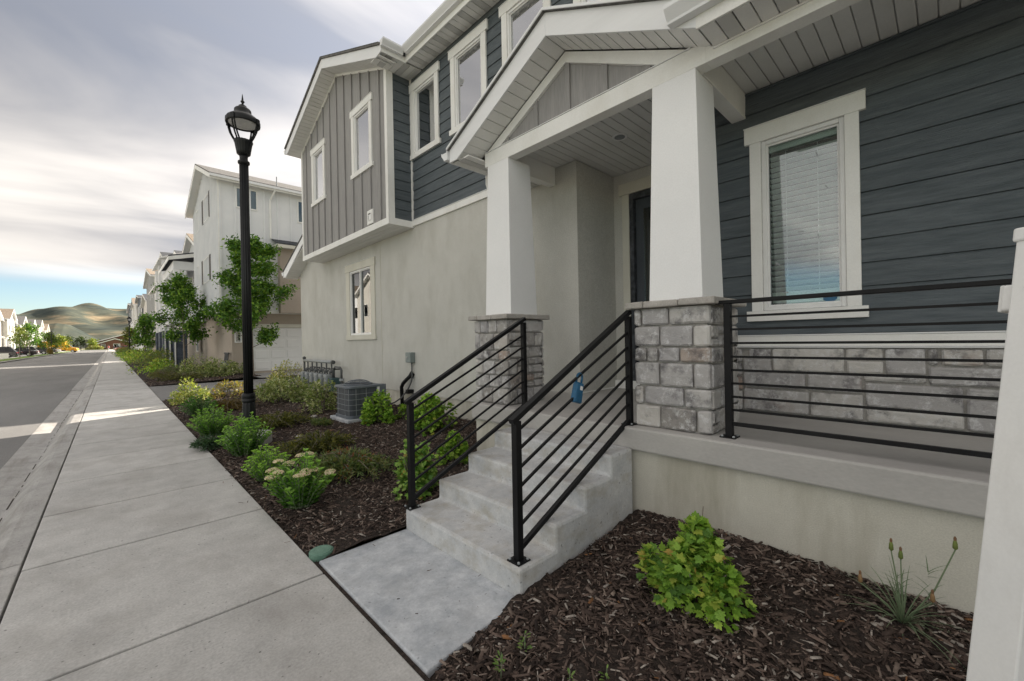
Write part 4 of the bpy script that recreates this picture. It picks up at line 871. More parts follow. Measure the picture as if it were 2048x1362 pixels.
def shrub(name, label, x, y, rx, h, n, size, pal, kind='leaf', k=12, group=None, wts=None, ry=None, mat='leaf', droop=.3, z=None):
    z = gz0(x, y) if z is None else z
    t = thing(name, label, 'shrub', (x, y, z), group); ry = ry or rx
    tv, tf = {'leaf': (LEAF_V, LEAF_F), 'oval': (OV_V, OV_F), 'lobed': (LB_V, LB_F)}[kind]
    p, o = clumps(n, k, rx, ry, h); n = len(p)
    d = o+rng.normal(0, .55, (n, 3)); d[:, 2] -= droop
    up = o+np.array([0, 0, .8])+rng.normal(0, .3, (n, 3))
    s = size*rng.uniform(.6, 1.25, n)
    leaves_obj(t, tv, tf, p+np.array([x, y, z]), d, up, s, np.full(n, {'leaf': .8, 'oval': .75, 'lobed': 1.0}[kind]), pick(pal, n, .22, wts))
    m = MB()
    for i in range(9):
        a = 6.283*i/9+random.uniform(-.3, .3); q = random.uniform(.35, .75)
        m.tube([(x+.03*math.cos(a), y+.03*math.sin(a), z-.03), (x+rx*q*.5*math.cos(a), y+ry*q*.5*math.sin(a), z+h*.4), (x+rx*q*math.cos(a), y+ry*q*math.sin(a), z+h*.75)], [.009, .006, .003], 5)
    obj('stem', m, 'bark', t); return t
CUR = [(.09, .19, .025), (.19, .35, .04), (.29, .47, .06), (.38, .54, .085), (.46, .47, .09)]
CW = [.2, .3, .3, .17, .03]
G5 = 'currant shrubs in the mulch'
shrub('currant_shrub', 'rounded lime green currant shrub in front of the air conditioner', 3.56, 7.25, .36, .62, 1500, .062, CUR, 'lobed', 14, G5, CW)
shrub('currant_shrub', 'very low small currant shrub under the black wall pipe', 3.98, 7.1, .20, .27, 500, .05, CUR, 'lobed', 8, G5, CW)
shrub('currant_shrub', 'broad currant shrub against the foundation behind the bed-side railing', 3.78, 5.85, .40, .68, 1900, .060, CUR, 'lobed', 14, G5, CW)
shrub('currant_shrub', 'currant shrub with rusty lower leaves right behind the lowest railing post', 2.22, 3.80, .25, .52, 1500, .055, [(.09, .20, .035), (.18, .33, .06), (.28, .44, .09), (.36, .50, .13), (.42, .30, .08)], 'lobed', 14, G5, [.2, .3, .28, .16, .06])
shrub('currant_shrub', 'small currant shrub tucked beside the porch slab and upper steps', 3.05, 4.22, .22, .44, 1000, .052, CUR, 'lobed', 10, G5, CW)
# the near currant: its biggest leaves are single pieces
x, y = 2.42, 1.03; z = gz0(x, y)
t = thing('currant_shrub', 'bright green lobed-leaf currant shrub alone in the bed below the porch', 'shrub', (x, y, z), G5)
p1, o1 = clumps(1350, 22, .32, .29, .30, .34); p2, o2 = clumps(110, 4, .09, .09, .16, .4); p2 += np.array([.12, .05, .26]); p3, o3 = clumps(150, 4, .13, .12, .14, .45); p3 += np.array([-.10, .14, .13])
p4, o4 = clumps(330, 8, .17, .17, .22, .42); p4 += np.array([.02, .0, .17])
P = np.r_[p1, p2, p3, p4]; O = np.r_[o1, o2, o3, o4]; n = len(P)
d = O+rng.normal(0, .4, (n, 3)); d[:, 2] -= .45; up = O+np.array([0, 0, .7])+rng.normal(0, .25, (n, 3)); fm_ = frames(d, up); s = rng.uniform(.030, .064, n)
order = np.argsort(P@np.array([.72, .0, -.55])); big = order[:290]; rest = order[290:]
lme = bpy.data.meshes.new('leaf'); lme.from_pydata([tuple(v) for v in LB_V], [], [tuple(int(i) for i in f) for f in LB_F]); lme.materials.append(MATS['currant_leaf'])
for i in big:
    o = bpy.data.objects.new('leaf', lme); COL.objects.link(o); o.parent = t
    Mx = Matrix([list(r) for r in fm_[i]]).to_4x4(); o.matrix_local = Matrix.Translation(P[i])@Mx@Matrix.Scale(float(s[i]), 4)
V, Fc, C = scatter(LB_V, LB_F, P[rest]+np.array([x, y, z]), fm_[rest]*s[rest][:, None, None], pick(CUR, len(rest), .2, CW))
o = arrays('foliage', V, Fc, C, 'leaf', t)
m = MB()
for i in range(11):
    a = i*.57; q = random.uniform(.4, .85); m.tube([(x, y, z-.03), (x+.14*q*math.cos(a), y+.14*q*math.sin(a), z+.12), (x+.24*q*math.cos(a), y+.24*q*math.sin(a), z+.21)], [.008, .006, .003], 5)
m.tube([(x, y, z), (x+.12, y+.01, z+.25), (x+.20, y+.02, z+.46)], [.007, .005, .003], 5); obj('stem', m, 'bark', t)

def sedum(label, x, y, rad, h, ns, flower=0, pal=((.08, .20, .03), (.15, .33, .05), (.27, .46, .09)), size=.065):
    z = gz0(x, y); t = thing('sedum', label, 'plant', (x, y, z), 'sedum clumps along the sidewalk')
    P, D, U, S, C = [], [], [], [], []; m = MB(); heads = []
    for i in range(ns):
        a = rng.uniform(0, 6.283); q = math.sqrt(rng.uniform(0, 1)); lean = rad*q
        hh = h*(1-.5*q*q)*rng.uniform(.78, 1.08); b0 = np.array([x+.25*lean*math.cos(a), y+.25*lean*math.sin(a), z-.02]); tip = np.array([x+lean*math.cos(a), y+lean*math.sin(a), z+hh])
        mid = (b0+tip)/2+np.array([0, 0, hh*.12]); m.tube([b0, mid, tip], [.008, .006, .004], 5)
        nl = int(15*h/.4)+4; ts = np.linspace(.12, 1, nl)
        for j, tt in enumerate(ts):
            p = (1-tt)**2*b0+2*tt*(1-tt)*mid+tt*tt*tip; an = j*2.4+i
            P.append(p); D.append((math.cos(an), math.sin(an), .25+.5*tt)); U.append((0, 0, 1)); S.append(size*(1.15-.45*tt)*rng.uniform(.75, 1.2)); C.append(np.array(pal[min(2, int(tt*2.2+rng.uniform(0, .8)))])*rng.uniform(.8, 1.2))
        if rng.uniform() < .75:   # leafy bud rosette on the tip
            for j in range(9):
                an = j*2.4; P.append(tip); D.append((math.cos(an), math.sin(an), .9)); U.append((0, 0, 1)); S.append(size*.55); C.append(np.array(pal[2])*rng.uniform(1.0, 1.35))
        heads.append(tip)
    leaves_obj(t, OV_V, OV_F, np.array(P), np.array(D), np.array(U)+rng.normal(0, .2, (len(P), 3)), np.array(S), np.full(len(P), .8), np.array(C))
    obj('stem', m, 'salsify_leaf', t)
    if flower:
        heads = sorted(heads, key=lambda p: -p[2])[:flower*3]; random.shuffle(heads)
        for p in heads[:flower]:
            n = 150; a = rng.uniform(0, 6.283, n); r_ = np.sqrt(rng.uniform(0, 1, n))*rng.uniform(.038, .062)
            q = np.c_[p[0]+r_*np.cos(a), p[1]+r_*np.sin(a), p[2]+.028-7*r_**2+rng.uniform(-.005, .006, n)]
            V, Fc, C = scatter(np.array([(-.5, -.5, 0), (.5, -.5, 0), (.5, .5, 0), (-.5, .5, 0), (0, 0, .6)]), np.array([(0, 1, 4), (1, 2, 4), (2, 3, 4), (3, 0, 4)]), q, frames(unit(n)*np.array([1, 1, .2]), np.tile((0, 0, 1.), (n, 1)))*.010, pick([(.80, .68, .48), (.84, .76, .58), (.78, .56, .44), (.52, .58, .26)], n, .1))
            arrays('flower_head', V, Fc, C, 'leaf', t)
    return t
sedum('sedum clump in bloom with cream-pink flower heads', 1.30, 4.36, .30, .52, 60, 15, size=.075)
sedum('light green feathery sedum clump beside the flowering one', 1.30, 5.50, .27, .38, 60, pal=((.12, .27, .03), (.21, .42, .05), (.32, .52, .09)), size=.055)
sedum('tall green sedum clump in front of the lamp footing', 1.36, 6.95, .36, .56, 75)
sedum('green sedum clump between lamp and sidewalk tuft', 1.27, 8.85, .38, .52, 70)
sedum('dark green sedum clump in front of the yellow-lit shrub', 1.40, 11.5, .38, .46, 60, pal=((.035, .11, .02), (.06, .17, .025), (.09, .22, .035)))
def juniper(label, x, y, rx, ry, h, ns, pal, z=None, tufts=None, name='creeping_juniper', grp='creeping junipers in the mulch'):
    z = gz0(x, y) if z is None else z; t = thing(name, label, 'shrub', (x, y, z), grp); m = MB(); P, D, S = [], [], []
    for i in range(ns):
        a = rng.uniform(0, 6.283); q = rng.uniform(.35, 1.0); e = np.array([x+rx*q*math.cos(a), y+ry*q*math.sin(a), z+h*rng.uniform(.1, .9)*(1.1-.7*q)+.02])
        b0 = np.array([x, y, z])+np.array([rng.normal(0, .12*rx), rng.normal(0, .12*ry), 0]); mid = (b0+e)/2+np.array([0, 0, h*rng.uniform(.3, .7)])
        if i % 3 == 0: m.tube([b0, mid, e], [.006, .004, .002], 4)
        for tt in np.linspace(.15, 1, 20):
            p = (1-tt)**2*b0+2*tt*(1-tt)*mid+tt*tt*e; dr_ = (e-b0)/np.linalg.norm(e-b0)
            for _ in range(2): P.append(p+rng.normal(0, .008, 3)); D.append(dr_*.8+rng.normal(0, .55, 3)+np.array([0, 0, .15])); S.append(rng.uniform(.035, .085))
    n = len(P); leaves_obj(t, LEAF_V, LEAF_F, np.array(P), np.array(D), np.tile((0, 0, 1.), (n, 1))+rng.normal(0, .5, (n, 3)), np.array(S), np.full(n, .42), pick(pal, n, .25))
    obj('stem', m, 'bark', t)
    if tufts:
        q = np.array(P)[rng.choice(n, tufts)]; c = q[rng.integers(0, len(q), 9)]; dd = c[rng.integers(0, 9, 420)]+rng.normal(0, .045, (420, 3)); dd[:, 2] = np.maximum(dd[:, 2], z+.06)
        tp = leaves_obj(t, LEAF_V, LEAF_F, dd, unit(420)+np.array([0, 0, .5]), unit(420), rng.uniform(.02, .045, 420), np.full(420, .8), pick([(.22, .07, .03), (.30, .10, .04), (.26, .16, .06)], 420), 'red_tips'); tp['kind'] = 'stuff'
OLV = [(.095, .105, .028), (.15, .155, .036), (.21, .20, .05), (.075, .095, .03)]; GRN = [(.085, .14, .05), (.14, .20, .07), (.19, .235, .09), (.22, .215, .08)]; BRN = [(.15, .10, .035), (.21, .14, .05), (.12, .10, .03)]
juniper('olive creeping juniper mat between lamp and air conditioner', 2.1, 6.3, .55, .60, .26, 130, OLV)
juniper('loose green creeping juniper with rusty red tips', 2.05, 5.0, .50, .70, .24, 130, GRN, tufts=60)
juniper('olive brown creeping juniper right behind the lamp pole', 2.2, 8.7, .65, .75, .24, 130, OLV)
juniper('brown creeping juniper behind the sedum row', 2.05, 12.0, .65, .8, .24, 110, BRN)
juniper('grey green needle tuft spilling onto the sidewalk edge', 1.12, 7.95, .25, .42, .17, 70, [(.05, .10, .055), (.075, .13, .08), (.06, .11, .05)])
juniper('small green juniper sprig by the concrete unit pad', 2.75, 8.0, .2, .3, .1, 30, GRN)
VAR = [(.15, .22, .06), (.24, .30, .09), (.46, .48, .25), (.62, .62, .40), (.34, .36, .13)]; VW = [.26, .26, .22, .12, .14]
GV = 'variegated dogwood shrubs'
shrub('dogwood_shrub', 'wide variegated dogwood shrub in front of the gas meters', 3.20, 11.9, .85, .66, 2800, .085, VAR, 'leaf', 18, GV, VW)
shrub('dogwood_shrub', 'variegated dogwood shrub tight beside the air conditioner', 3.28, 9.4, .36, .72, 1200, .080, VAR, 'leaf', 12, GV, VW)
shrub('dogwood_shrub', 'dogwood shrub with sunlit yellow put into its leaf colour by the alley corner', 1.55, 14.3, .5, .66, 1300, .085, [(.2, .27, .06), (.34, .38, .1), (.46, .45, .16)], 'leaf', 12, GV)  # palette yellowed to carry the low sun from the alley
shrub('dogwood_shrub', 'low yellow-orange dogwood shrub at the alley edge', 2.5, 14.6, .55, .48, 900, .08, [(.24, .24, .06), (.40, .34, .1), (.34, .22, .07)], 'leaf', 10, GV)
shrub('dogwood_shrub', 'large dogwood shrub with sunlit yellow put into its leaf colour at the stucco corner by the alley', 4.05, 14.4, .6, 1.0, 1600, .09, [(.2, .24, .07), (.34, .36, .12), (.5, .46, .12), (.56, .5, .3)], 'leaf', 14, GV)  # yellow tones stand for sunlight on the leaves
shrub('dogwood_shrub', 'big pale variegated dogwood shrub beyond the alley', 3.15, 24.6, 1.05, 1.15, 2200, .11, VAR, 'leaf', 16, GV, VW)
shrub('dogwood_shrub', 'second pale dogwood shrub touching the big one beyond the alley', 3.75, 24.0, .75, .9, 1400, .11, VAR, 'leaf', 14, GV, VW)
shrub('dogwood_shrub', 'small pale dogwood shrub in front of the tan garage wall', 4.72, 24.9, .62, .62, 900, .10, VAR, 'leaf', 10, GV, VW)
juniper('dark olive juniper mat at the alley corner beyond the road', 2.2, 23.4, .95, 1.2, .45, 150, OLV, .05)
juniper('brown-tipped juniper mat beside the far sidewalk', 1.8, 25.6, .75, 1.6, .5, 150, BRN+GRN, .05)
juniper('green juniper mat below the second street tree', 2.4, 27.6, .9, 2.0, .6, 150, GRN, .08)
for i, (yy_, lb) in enumerate(((31, 'bushy green perennial clump below the balcony house'), (36, 'tall yellow-green perennial clump by the dark brick piers'), (42, 'feathery green perennial clump along the far sidewalk'), (49, 'low mixed perennial clump near the third tree'), (58, 'green shrub clump at the gap between far townhouses'), (70, 'rounded shrub clump by the far lamp'), (80, 'orange-green shrub clump down the street'), (95, 'dark shrub clump far down the sidewalk'), (115, 'last shrub clump along the far sidewalk'))):
    shrub('perennial_clump', lb, 2.0+.25*(i % 3), yy_, .95+.012*yy_, .75+.45*(i % 2)+.004*yy_, 1100, .12+.0012*yy_, [CUR, [(.2, .24, .05), (.12, .2, .04), (.3, .3, .08)], GRN][i % 3], 'leaf', 12, ry=1.8+.03*yy_)
# goat's-beard weed by the foundation
x, y = 2.90, .17; z = gz0(x, y); t = thing('salsify_weed', 'thin grassy weed with closed buds against the foundation', 'plant', (x, y, z))
n = 64; P = []; m = MB()
def blade(mb, p0, d0, L, wd, droop):
    p = Vector(p0); d = Vector(d0).normalized(); pts = [p.copy()]
    for i in range(6): p = p+d*(L/6); d = (d+Vector((0, 0, -droop))).normalized(); pts.append(p.copy())
    sd_ = d0[1], -d0[0], 0; s_ = Vector(sd_).normalized() if Vector(sd_).length > 0 else Vector((1, 0, 0))
    o = len(mb.v)
    for i, q in enumerate(pts): ww = wd*(1-(i/6)**1.5)+.0006; mb.v += [tuple(q-s_*ww), tuple(q+Vector((0, 0, -ww*.5))), tuple(q+s_*ww)]
    for i in range(6): k = o+3*i; mb.f += [(k, k+1, k+4, k+3), (k+1, k+2, k+5, k+4)]
for i in range(n):
    a = random.uniform(0, 6.283); e = random.uniform(.15, 1.3); blade(m, (x, y, z), (math.cos(a)*math.cos(e), math.sin(a)*math.cos(e), math.sin(e)), random.uniform(.14, .34), .0032, .16)
surf('bud_green', (.12, .17, .04), (.20, .22, .06), bump=0); surf('bud_brown', (.16, .09, .05), (.22, .12, .06), bump=0)
obj('blades', m, 'salsify_leaf', t)
for (dx, dy, dz), bend in (((.01, .04, .36), 0), ((.05, -.19, .43), .05), ((.03, .005, .32), 0), ((-.05, .16, .17), 0), ((.0, -.11, .16), 0)):
    tip = Vector((x+dx, y+dy, z+dz)); obj('stalk', MB().tube([(x, y, z), (x+dx*.3, y+dy*.35-bend, z+dz*.5), tip], [.004, .0035, .003], 6), 'salsify_leaf', t)
    if dz > .2:
        for j in range(10): a = random.uniform(0, 6.283); mm = MB(); blade(mm, (x+dx*.45, y+dy*.5, z+dz*random.uniform(.4, .75)), (math.cos(a), math.sin(a), .7), random.uniform(.06, .12), .002, .1); obj('stalk_leaf', mm, 'salsify_leaf', t)
    bd = obj('bud', MB().lathe([(.003, 0), (.010, .008), (.009, .03), (.005, .048)], tuple(tip), 8), 'bud_green' if dz > .3 else 'orange_dry', t, smooth=True)
    obj('bud_tip', MB().lathe([(.0055, .046), (.006, .058), (.002, .066)], tuple(tip), 8), 'bud_brown', bd)
for i, (wx, wy, hh, lb) in enumerate(((1.49, 1.50, .10, 'tiny leafy weed in the bark near the pad'), (1.30, 1.47, .13, 'thin leafy weed sprig near the pad corner'), (1.33, 1.33, .05, 'tiny pale weed seedling in the bark'), (1.50, 1.22, .06, 'small two-leaf weed seedling in the bark'), (1.62, 1.10, .06, 'third weed seedling in the open bark'))):
    z = gz0(wx, wy); t = thing('weed', lb, 'weed', (wx, wy, z), 'weeds in the bark'); nl = 16 if i < 2 else 6
    tt = rng.uniform(.2, 1, nl); a = rng.uniform(0, 6.283, nl)
    leaves_obj(t, OV_V, OV_F, np.c_[np.full(nl, wx)+.01*np.cos(a), np.full(nl, wy)+.01*np.sin(a), z+hh*tt], np.c_[np.cos(a), np.sin(a), rng.uniform(.1, .7, nl)], np.tile((0, 0, 1.), (nl, 1)), rng.uniform(.02, .038, nl), np.full(nl, .6), pick([(.14, .24, .06), (.2, .3, .08)], nl))
    obj('stem', MB().tube([(wx, wy, z-.01), (wx+.005, wy, z+hh)], .002, 5), 'salsify_leaf', t)
sc = obj('paper_scrap', MB(), None) if False else None
for i, (wx, wy, r_) in enumerate(((2.95, 8.9, .06), (2.2, 7.3, .07))):
    m = MB().lathe([(r_*.6, 0), (r_, r_*.25), (r_*.8, r_*.6), (r_*.2, r_*.75)], (wx, wy, gz0(wx, wy)), 9); m.v = [(a+random.uniform(-.01, .01), b_+random.uniform(-.01, .01), c) for a, b_, c in m.v]
    tag(obj('rock', m, 'pebble'), ('pale grey rock lying by the concrete unit pad', 'pale grey rock lying beside the olive juniper')[i], 'rock', 'rocks in the mulch')

# trees
def tree(label, x, y, z, h, cw, ch0, nl, size, pal, name='street_tree', group='young street trees', trunk=.05, nb=16, up=.75):
    t = thing(name, label, 'tree', (x, y, z), group); m = MB(); tips = []
    top = Vector((x+random.uniform(-.1, .1), y+random.uniform(-.1, .1), z+h*.93)); b0 = Vector((x, y, z-.05)); mid = Vector((x+random.uniform(-.05, .05), y+random.uniform(-.06, .06), z+h*.45))
    m.tube([b0, (b0*2+mid)/3, mid, (mid+top)/2, top], [trunk*1.15, trunk, trunk*.75, trunk*.45, trunk*.12], 9)
    for i in range(nb):
        f = ch0+(.9-ch0)*(i/(nb-1)); base = b0.lerp(mid, min(1, f/.47)) if f < .47 else mid.lerp(top, (f-.47)/.5)
        a = i*2.4+random.uniform(-.4, .4); g_ = (f-ch0)/(1-ch0); rr = cw*(.55+.45*math.sin(math.pi*min(1, .25+g_*.75)))*(1.12-g_*.75)*random.uniform(.65, 1.15)
        end = base+Vector((math.cos(a)*rr, math.sin(a)*rr, rr*up*random.uniform(.5, 1.2)))
        kn = (base+end)/2+Vector((0, 0, -.12*rr)); m.tube([base, kn, end], [trunk*.42, trunk*.26, trunk*.08], 6)
        for j in range(5):
            q = base.lerp(end, random.uniform(.35, 1)); e2 = q+Vector((random.gauss(0, .24), random.gauss(0, .24), random.uniform(-.05, .42)))*rr*.75
            m.tube([q, e2], [trunk*.12, trunk*.04], 4); tips += [(q, e2)]
        tips.append((kn, end))
    tips.append((mid, top)); obj('trunk', m, 'bark', t)
    i = rng.integers(0, len(tips), nl); A = np.array([tuple(a) for a, b in tips]); B = np.array([tuple(b) for a, b in tips]); f = rng.uniform(.15, 1.08, nl)[:, None]
    p = A[i]*(1-f)+B[i]*f+rng.normal(0, size*.85, (nl, 3))
    d = (B[i]-A[i])/(np.linalg.norm(B[i]-A[i], axis=1, keepdims=True)+1e-6)*.5+unit(nl)*.8; d[:, 2] -= .35
    leaves_obj(t, LEAF_V, LEAF_F, p, d, np.tile((0, 0, 1.), (nl, 1))+rng.normal(0, .5, (nl, 3)), size*rng.uniform(.65, 1.3, nl), np.full(nl, 1.05), pick(pal, nl, .25), 'crown')
    return t
TR = [(.055, .14, .016), (.10, .22, .026), (.16, .30, .04), (.24, .38, .06), (.075, .17, .04)]
tree('leafy young street tree standing behind the near lamp pole', 5.0, 23.5, .12, 7.0, 1.95, .20, 12500, .17, TR)
tree('young street tree with pale trunk in front of the balcony house', 2.95, 29.3, .15, 5.6, 1.4, .27, 7500, .16, TR)
tree('dense narrow street tree before the grey batten house', 2.35, 53, .18, 4.7, .85, .28, 3600, .19, TR)
tree('yellowing small street tree beyond the far lamp', 2.2, 88, .2, 4.6, 1.1, .28, 1000, .28, [(.12, .15, .02), (.18, .19, .03), (.09, .12, .02)])
tree('small street tree at the end of the sidewalk row', 3.4, 120, .25, 5.5, 1.3, .28, 800, .34, [(.16, .2, .03), (.24, .27, .04)])

# ------------------------------------------------------------------ other townhouses
def win(parent, face, c, u0, u1, z0, z1, pane='glass', fw=.06, shutters=None, name='window', trim='trim', mid=False):
    """window on a plane: face '-x', '+x' or '-y'"""
    s = {'-x': -1, '+x': 1, '-y': -1}[face]; ax = 'x' if face[1] == 'x' else 'y'
    def bx_(a, b_, q0, q1, d0, d1):
        lo, hi = sorted((c+s*d0, c+s*d1)); m = MB()
        return m.box(lo, a, q0, hi, b_, q1) if ax == 'x' else m.box(a, lo, q0, b_, hi, q1)
    f = MB()
    for a, b_, q0, q1 in ((u0-fw, u0, z0-fw, z1+fw), (u1, u1+fw, z0-fw, z1+fw), (u0, u1, z0-fw, z0), (u0, u1, z1, z1+fw)):
        q = bx_(a, b_, q0, q1, .001, .05); f.add(q.v, q.f)
    if mid: q = bx_((u0+u1)/2-.03, (u0+u1)/2+.03, z0, z1, .001, .045); f.add(q.v, q.f)
    wn = obj(name, f, trim, parent)
    obj('pane', bx_(u0, u1, z0, z1, .004, .02), pane, wn); obj('blind', bx_(u0, u1, z0, z1, .0005, .0035), 'shade_cloth' if pane == 'glass' else 'interior', wn)
    if shutters:
        for a, b_ in ((u0-fw-shutters, u0-fw-.01), (u1+fw+.01, u1+fw+shutters)): obj('shutter', bx_(a, b_, z0-fw, z1+fw, .001, .06), 'dark_shutter', wn)
    return wn
def gable_house(label, x0, x1, y0, y1, z0, ze, slope, wall, roof, lower=None, zl=3.1, face=-1, ov=.42, wins=(), side=(), battens=0, group='townhouses along the street', trim='trim', inset=.35, apex=None, name='townhouse', pane='glass'):
    """gable end faces the street (face -1: towards -X, +1: towards +X)"""
    xf = x0 if face < 0 else x1; ya = (y0+y1)/2 if apex is None else apex
    t = thing(name, label, 'house', ((x0+x1)/2, (y0+y1)/2, z0), group)
    zt = lambda y, zz: zz+slope*min(abs(y-y0) if y <= ya else abs(y1-y)*((ya-y0)/(y1-ya)), ya-y0)
    zap = ze+slope*(ya-y0); s2 = (zap-ze)/(y1-ya)
    up = obj('wall', MB().box(x0, y0, zl if lower else z0-.3, x1, y1, ze).prism([(y0, ze), (y1, ze), (ya, zap)], 'x', x0+.01, x1-.01), wall, t)
    if lower:
        obj('ground_floor', MB().box(x0+(inset if face < 0 else 0), y0+inset, z0-.3, x1-(inset if face > 0 else 0), y1, zl), lower, t)
    r = MB(); a, b_ = x0-ov, x1+ov
    zl0 = ze-slope*ov; zr0 = ze-s2*ov
    r.slab([(a, ya, zap+.12), (b_, ya, zap+.12), (b_, y0-ov, zl0+.12), (a, y0-ov, zl0+.12)], (0, 0, .06)); r.slab([(a, ya, zap+.121), (b_, ya, zap+.121), (b_, y1+ov, zr0+.12), (a, y1+ov, zr0+.12)], (0, 0, .06))
    rf = obj('roof', r, roof, t)
    xa = xf+face*ov; xb = xa-face*.03; lo, hi = min(xa, xb), max(xa, xb)
    f = MB().prism([(ya, zap-.10), (ya, zap+.118), (y0-ov, zl0+.118), (y0-ov, zl0-.10)], 'x', lo, hi).prism([(ya, zap-.10), (y1+ov, zr0-.10), (y1+ov, zr0+.118), (ya, zap+.118)], 'x', lo, hi)
    obj('rake_fascia', f, trim, rf); obj('eave_fascia', MB().box(a, y0-ov-.02, zl0-.10, b_, y0-ov+.02, zl0+.115), trim, rf)
    s_ = MB().slab([(a+.03, ya, zap-.02), (b_-.03, ya, zap-.02), (b_-.03, y0-ov+.02, zl0-.02), (a+.03, y0-ov+.02, zl0-.02)], (0, 0, .03)).slab([(a+.03, ya, zap-.021), (b_-.03, ya, zap-.021), (b_-.03, y1+ov-.02, zr0-.02), (a+.03, y1+ov-.02, zr0-.02)], (0, 0, .03))
    obj('soffit', s_, 'soffit', rf)
    obj('gutter', MB().box(a, y0-ov-.13, zl0-.02, b_, y0-ov-.021, zl0+.10), 'aluminium', rf)
    zb = zl if lower else z0
    if battens:
        n_ = int((y1-y0)/battens)
        for i in range(n_+1):
            y = min(y0+.03+i*battens, y1-.03); zz = ze+slope*(y-y0) if y <= ya else ze+s2*(y1-y)
            obj('batten', MB().box(xf-.06 if face < 0 else xf, y-.03, zb+.15, xf if face < 0 else xf+.06, y+.03, zz-.05), wall, up)
        for i in range(int((x1-x0)/(battens*1.6))):
            x = x0+.05+i*battens*1.6; obj('batten', MB().box(x-.035, y0-.055, zb+.15, x+.035, y0, ze-.02), wall, up)
    obj('corner_trim', MB().box(xf-.04 if face < 0 else xf, y0-.04, zb, xf+.0 if face < 0 else xf+.04, y0+.10, ze).box(xf if face < 0 else xf-.1, y0-.04, zb, xf+.1 if face < 0 else xf, y0, ze), trim, up)
    if lower: obj('skirt_trim', MB().box(x0-.03, y0-.05, zl-.02, x1, y0-.0, zl+.14).box(xf-.05 if face < 0 else xf, y0-.05, zl-.021, xf if face < 0 else xf+.05, y1, zl+.141), trim, up)
    for wv in wins:
        win(t, '-x' if face < 0 else '+x', xf, *wv[:4], pane=pane, shutters=wv[4] if len(wv) > 4 else None)
    for wv in side: win(t, '-y', y0, *wv[:4], pane=wv[4] if len(wv) > 4 else pane)
    return t
# the white board-and-batten house across the alley
WH = gable_house('tall white board-and-batten townhouse with garage across the alley', 4.0, 15.5, 25.15, 33.5, .1, 10.02, .40, 'white_batten', 'shingle', 'tan_stucco', 3.25, battens=.41, inset=.55, apex=29.2,
    wins=[(27.75, 29.45, 8.62, 9.86, .42), (27.9, 29.9, 5.2, 6.45, .42), (31.5, 32.2, 8.6, 9.8), (31.5, 32.2, 5.2, 6.4)], side=[(4.78, 5.65, 8.68, 9.62, 'glass_teal'), (7.72, 8.7, 8.42, 9.55, 'glass_teal'), (7.6, 8.6, 5.0, 6.1, 'glass_teal')])
gb = obj('garage_bump', MB().box(6.62, 24.75, 3.26, 13, 25.145, 6.72), 'tan_stucco', WH)
win(WH, '-y', 24.75, 8.05, 9.0, 4.95, 5.95, pane='glass_teal')
sh = obj('shed_roof', MB().slab([(6.35, 24.25, 6.86), (13.3, 24.25, 6.86), (13.3, 25.14, 7.2), (6.35, 25.14, 7.2)], (0, 0, .06)), 'shingle_dark', WH); obj('fascia', MB().box(6.37, 24.26, 6.68, 13.3, 24.29, 6.855).box(6.37, 24.29, 6.68, 6.40, 25.13, 6.86), 'cream_trim', sh); obj('soffit', MB().box(6.40, 24.29, 6.72, 13.3, 24.75, 6.74), 'soffit', sh)
gd = obj('garage_door', MB().box(5.45, 25.66, .15, 10.3, 25.695, 2.47), 'garage_door', WH)
for r_ in range(4):
    for c in range(6):
        obj('panel', MB().slab([(5.57+c*.79, 25.655, .25+r_*.575), (6.22+c*.79, 25.655, .25+r_*.575), (6.22+c*.79, 25.655, .66+r_*.575), (5.57+c*.79, 25.655, .66+r_*.575)], (0, -.022, 0)), 'garage_door', gd, bevel=.018)
for r_ in range(1, 4): obj('section_joint', MB().box(5.45, 25.650, .145+r_*.575, 10.3, 25.661, .155+r_*.575), 'soffit', gd)
obj('door_trim', MB().box(5.28, 25.62, .15, 5.44, 25.69, 2.49).box(5.28, 25.60, 2.49, 10.5, 25.69, 2.68), 'cream_trim', gd)
obj('downspout', MB().tube([(6.5, 24.72, 9.98), (6.45, 24.75, 9.75), (6.3, 25.10, 9.3), (6.3, 25.10, 7.25)], .05, 8), 'trim', WH)
obj('roof_pipe', MB().tube([(6.6, 24.95, 10.1), (6.6, 24.95, 10.6)], .03, 8), 'galv', WH)
obj('base_board', MB().box(4.56, 25.68, .05, 5.27, 25.70, .42), 'parge', WH)
win(WH, '-y', 25.70, 4.72, 4.92, 1.75, 2.9, pane='glass_dark')
strip('garage_apron', 5.0, 16, 22.2, 25.7, .012, 'apron', 4)
t = thing('gas_meter_bank', 'small bank of gas meters behind the pale dogwood beyond the alley', 'gas meter', (4.4, 25.0, .1))
obj('header_pipe', MB().tube([(4.42, 26.9, 1.15), (4.42, 25.85, 1.15)], .045, 8), 'pipe', t)
for i in range(5): y = 26.75-i*.2; obj('drop_pipe', MB().tube([(4.42, y, 1.15), (4.38, y, .75), (4.36, y, .05)], .03, 6), 'pipe', t); obj('meter', MB().prism(rrect(4.24, y-.08, 4.40, y+.08, .03, 2), 'z', .35, .7), 'meter_grey', t)
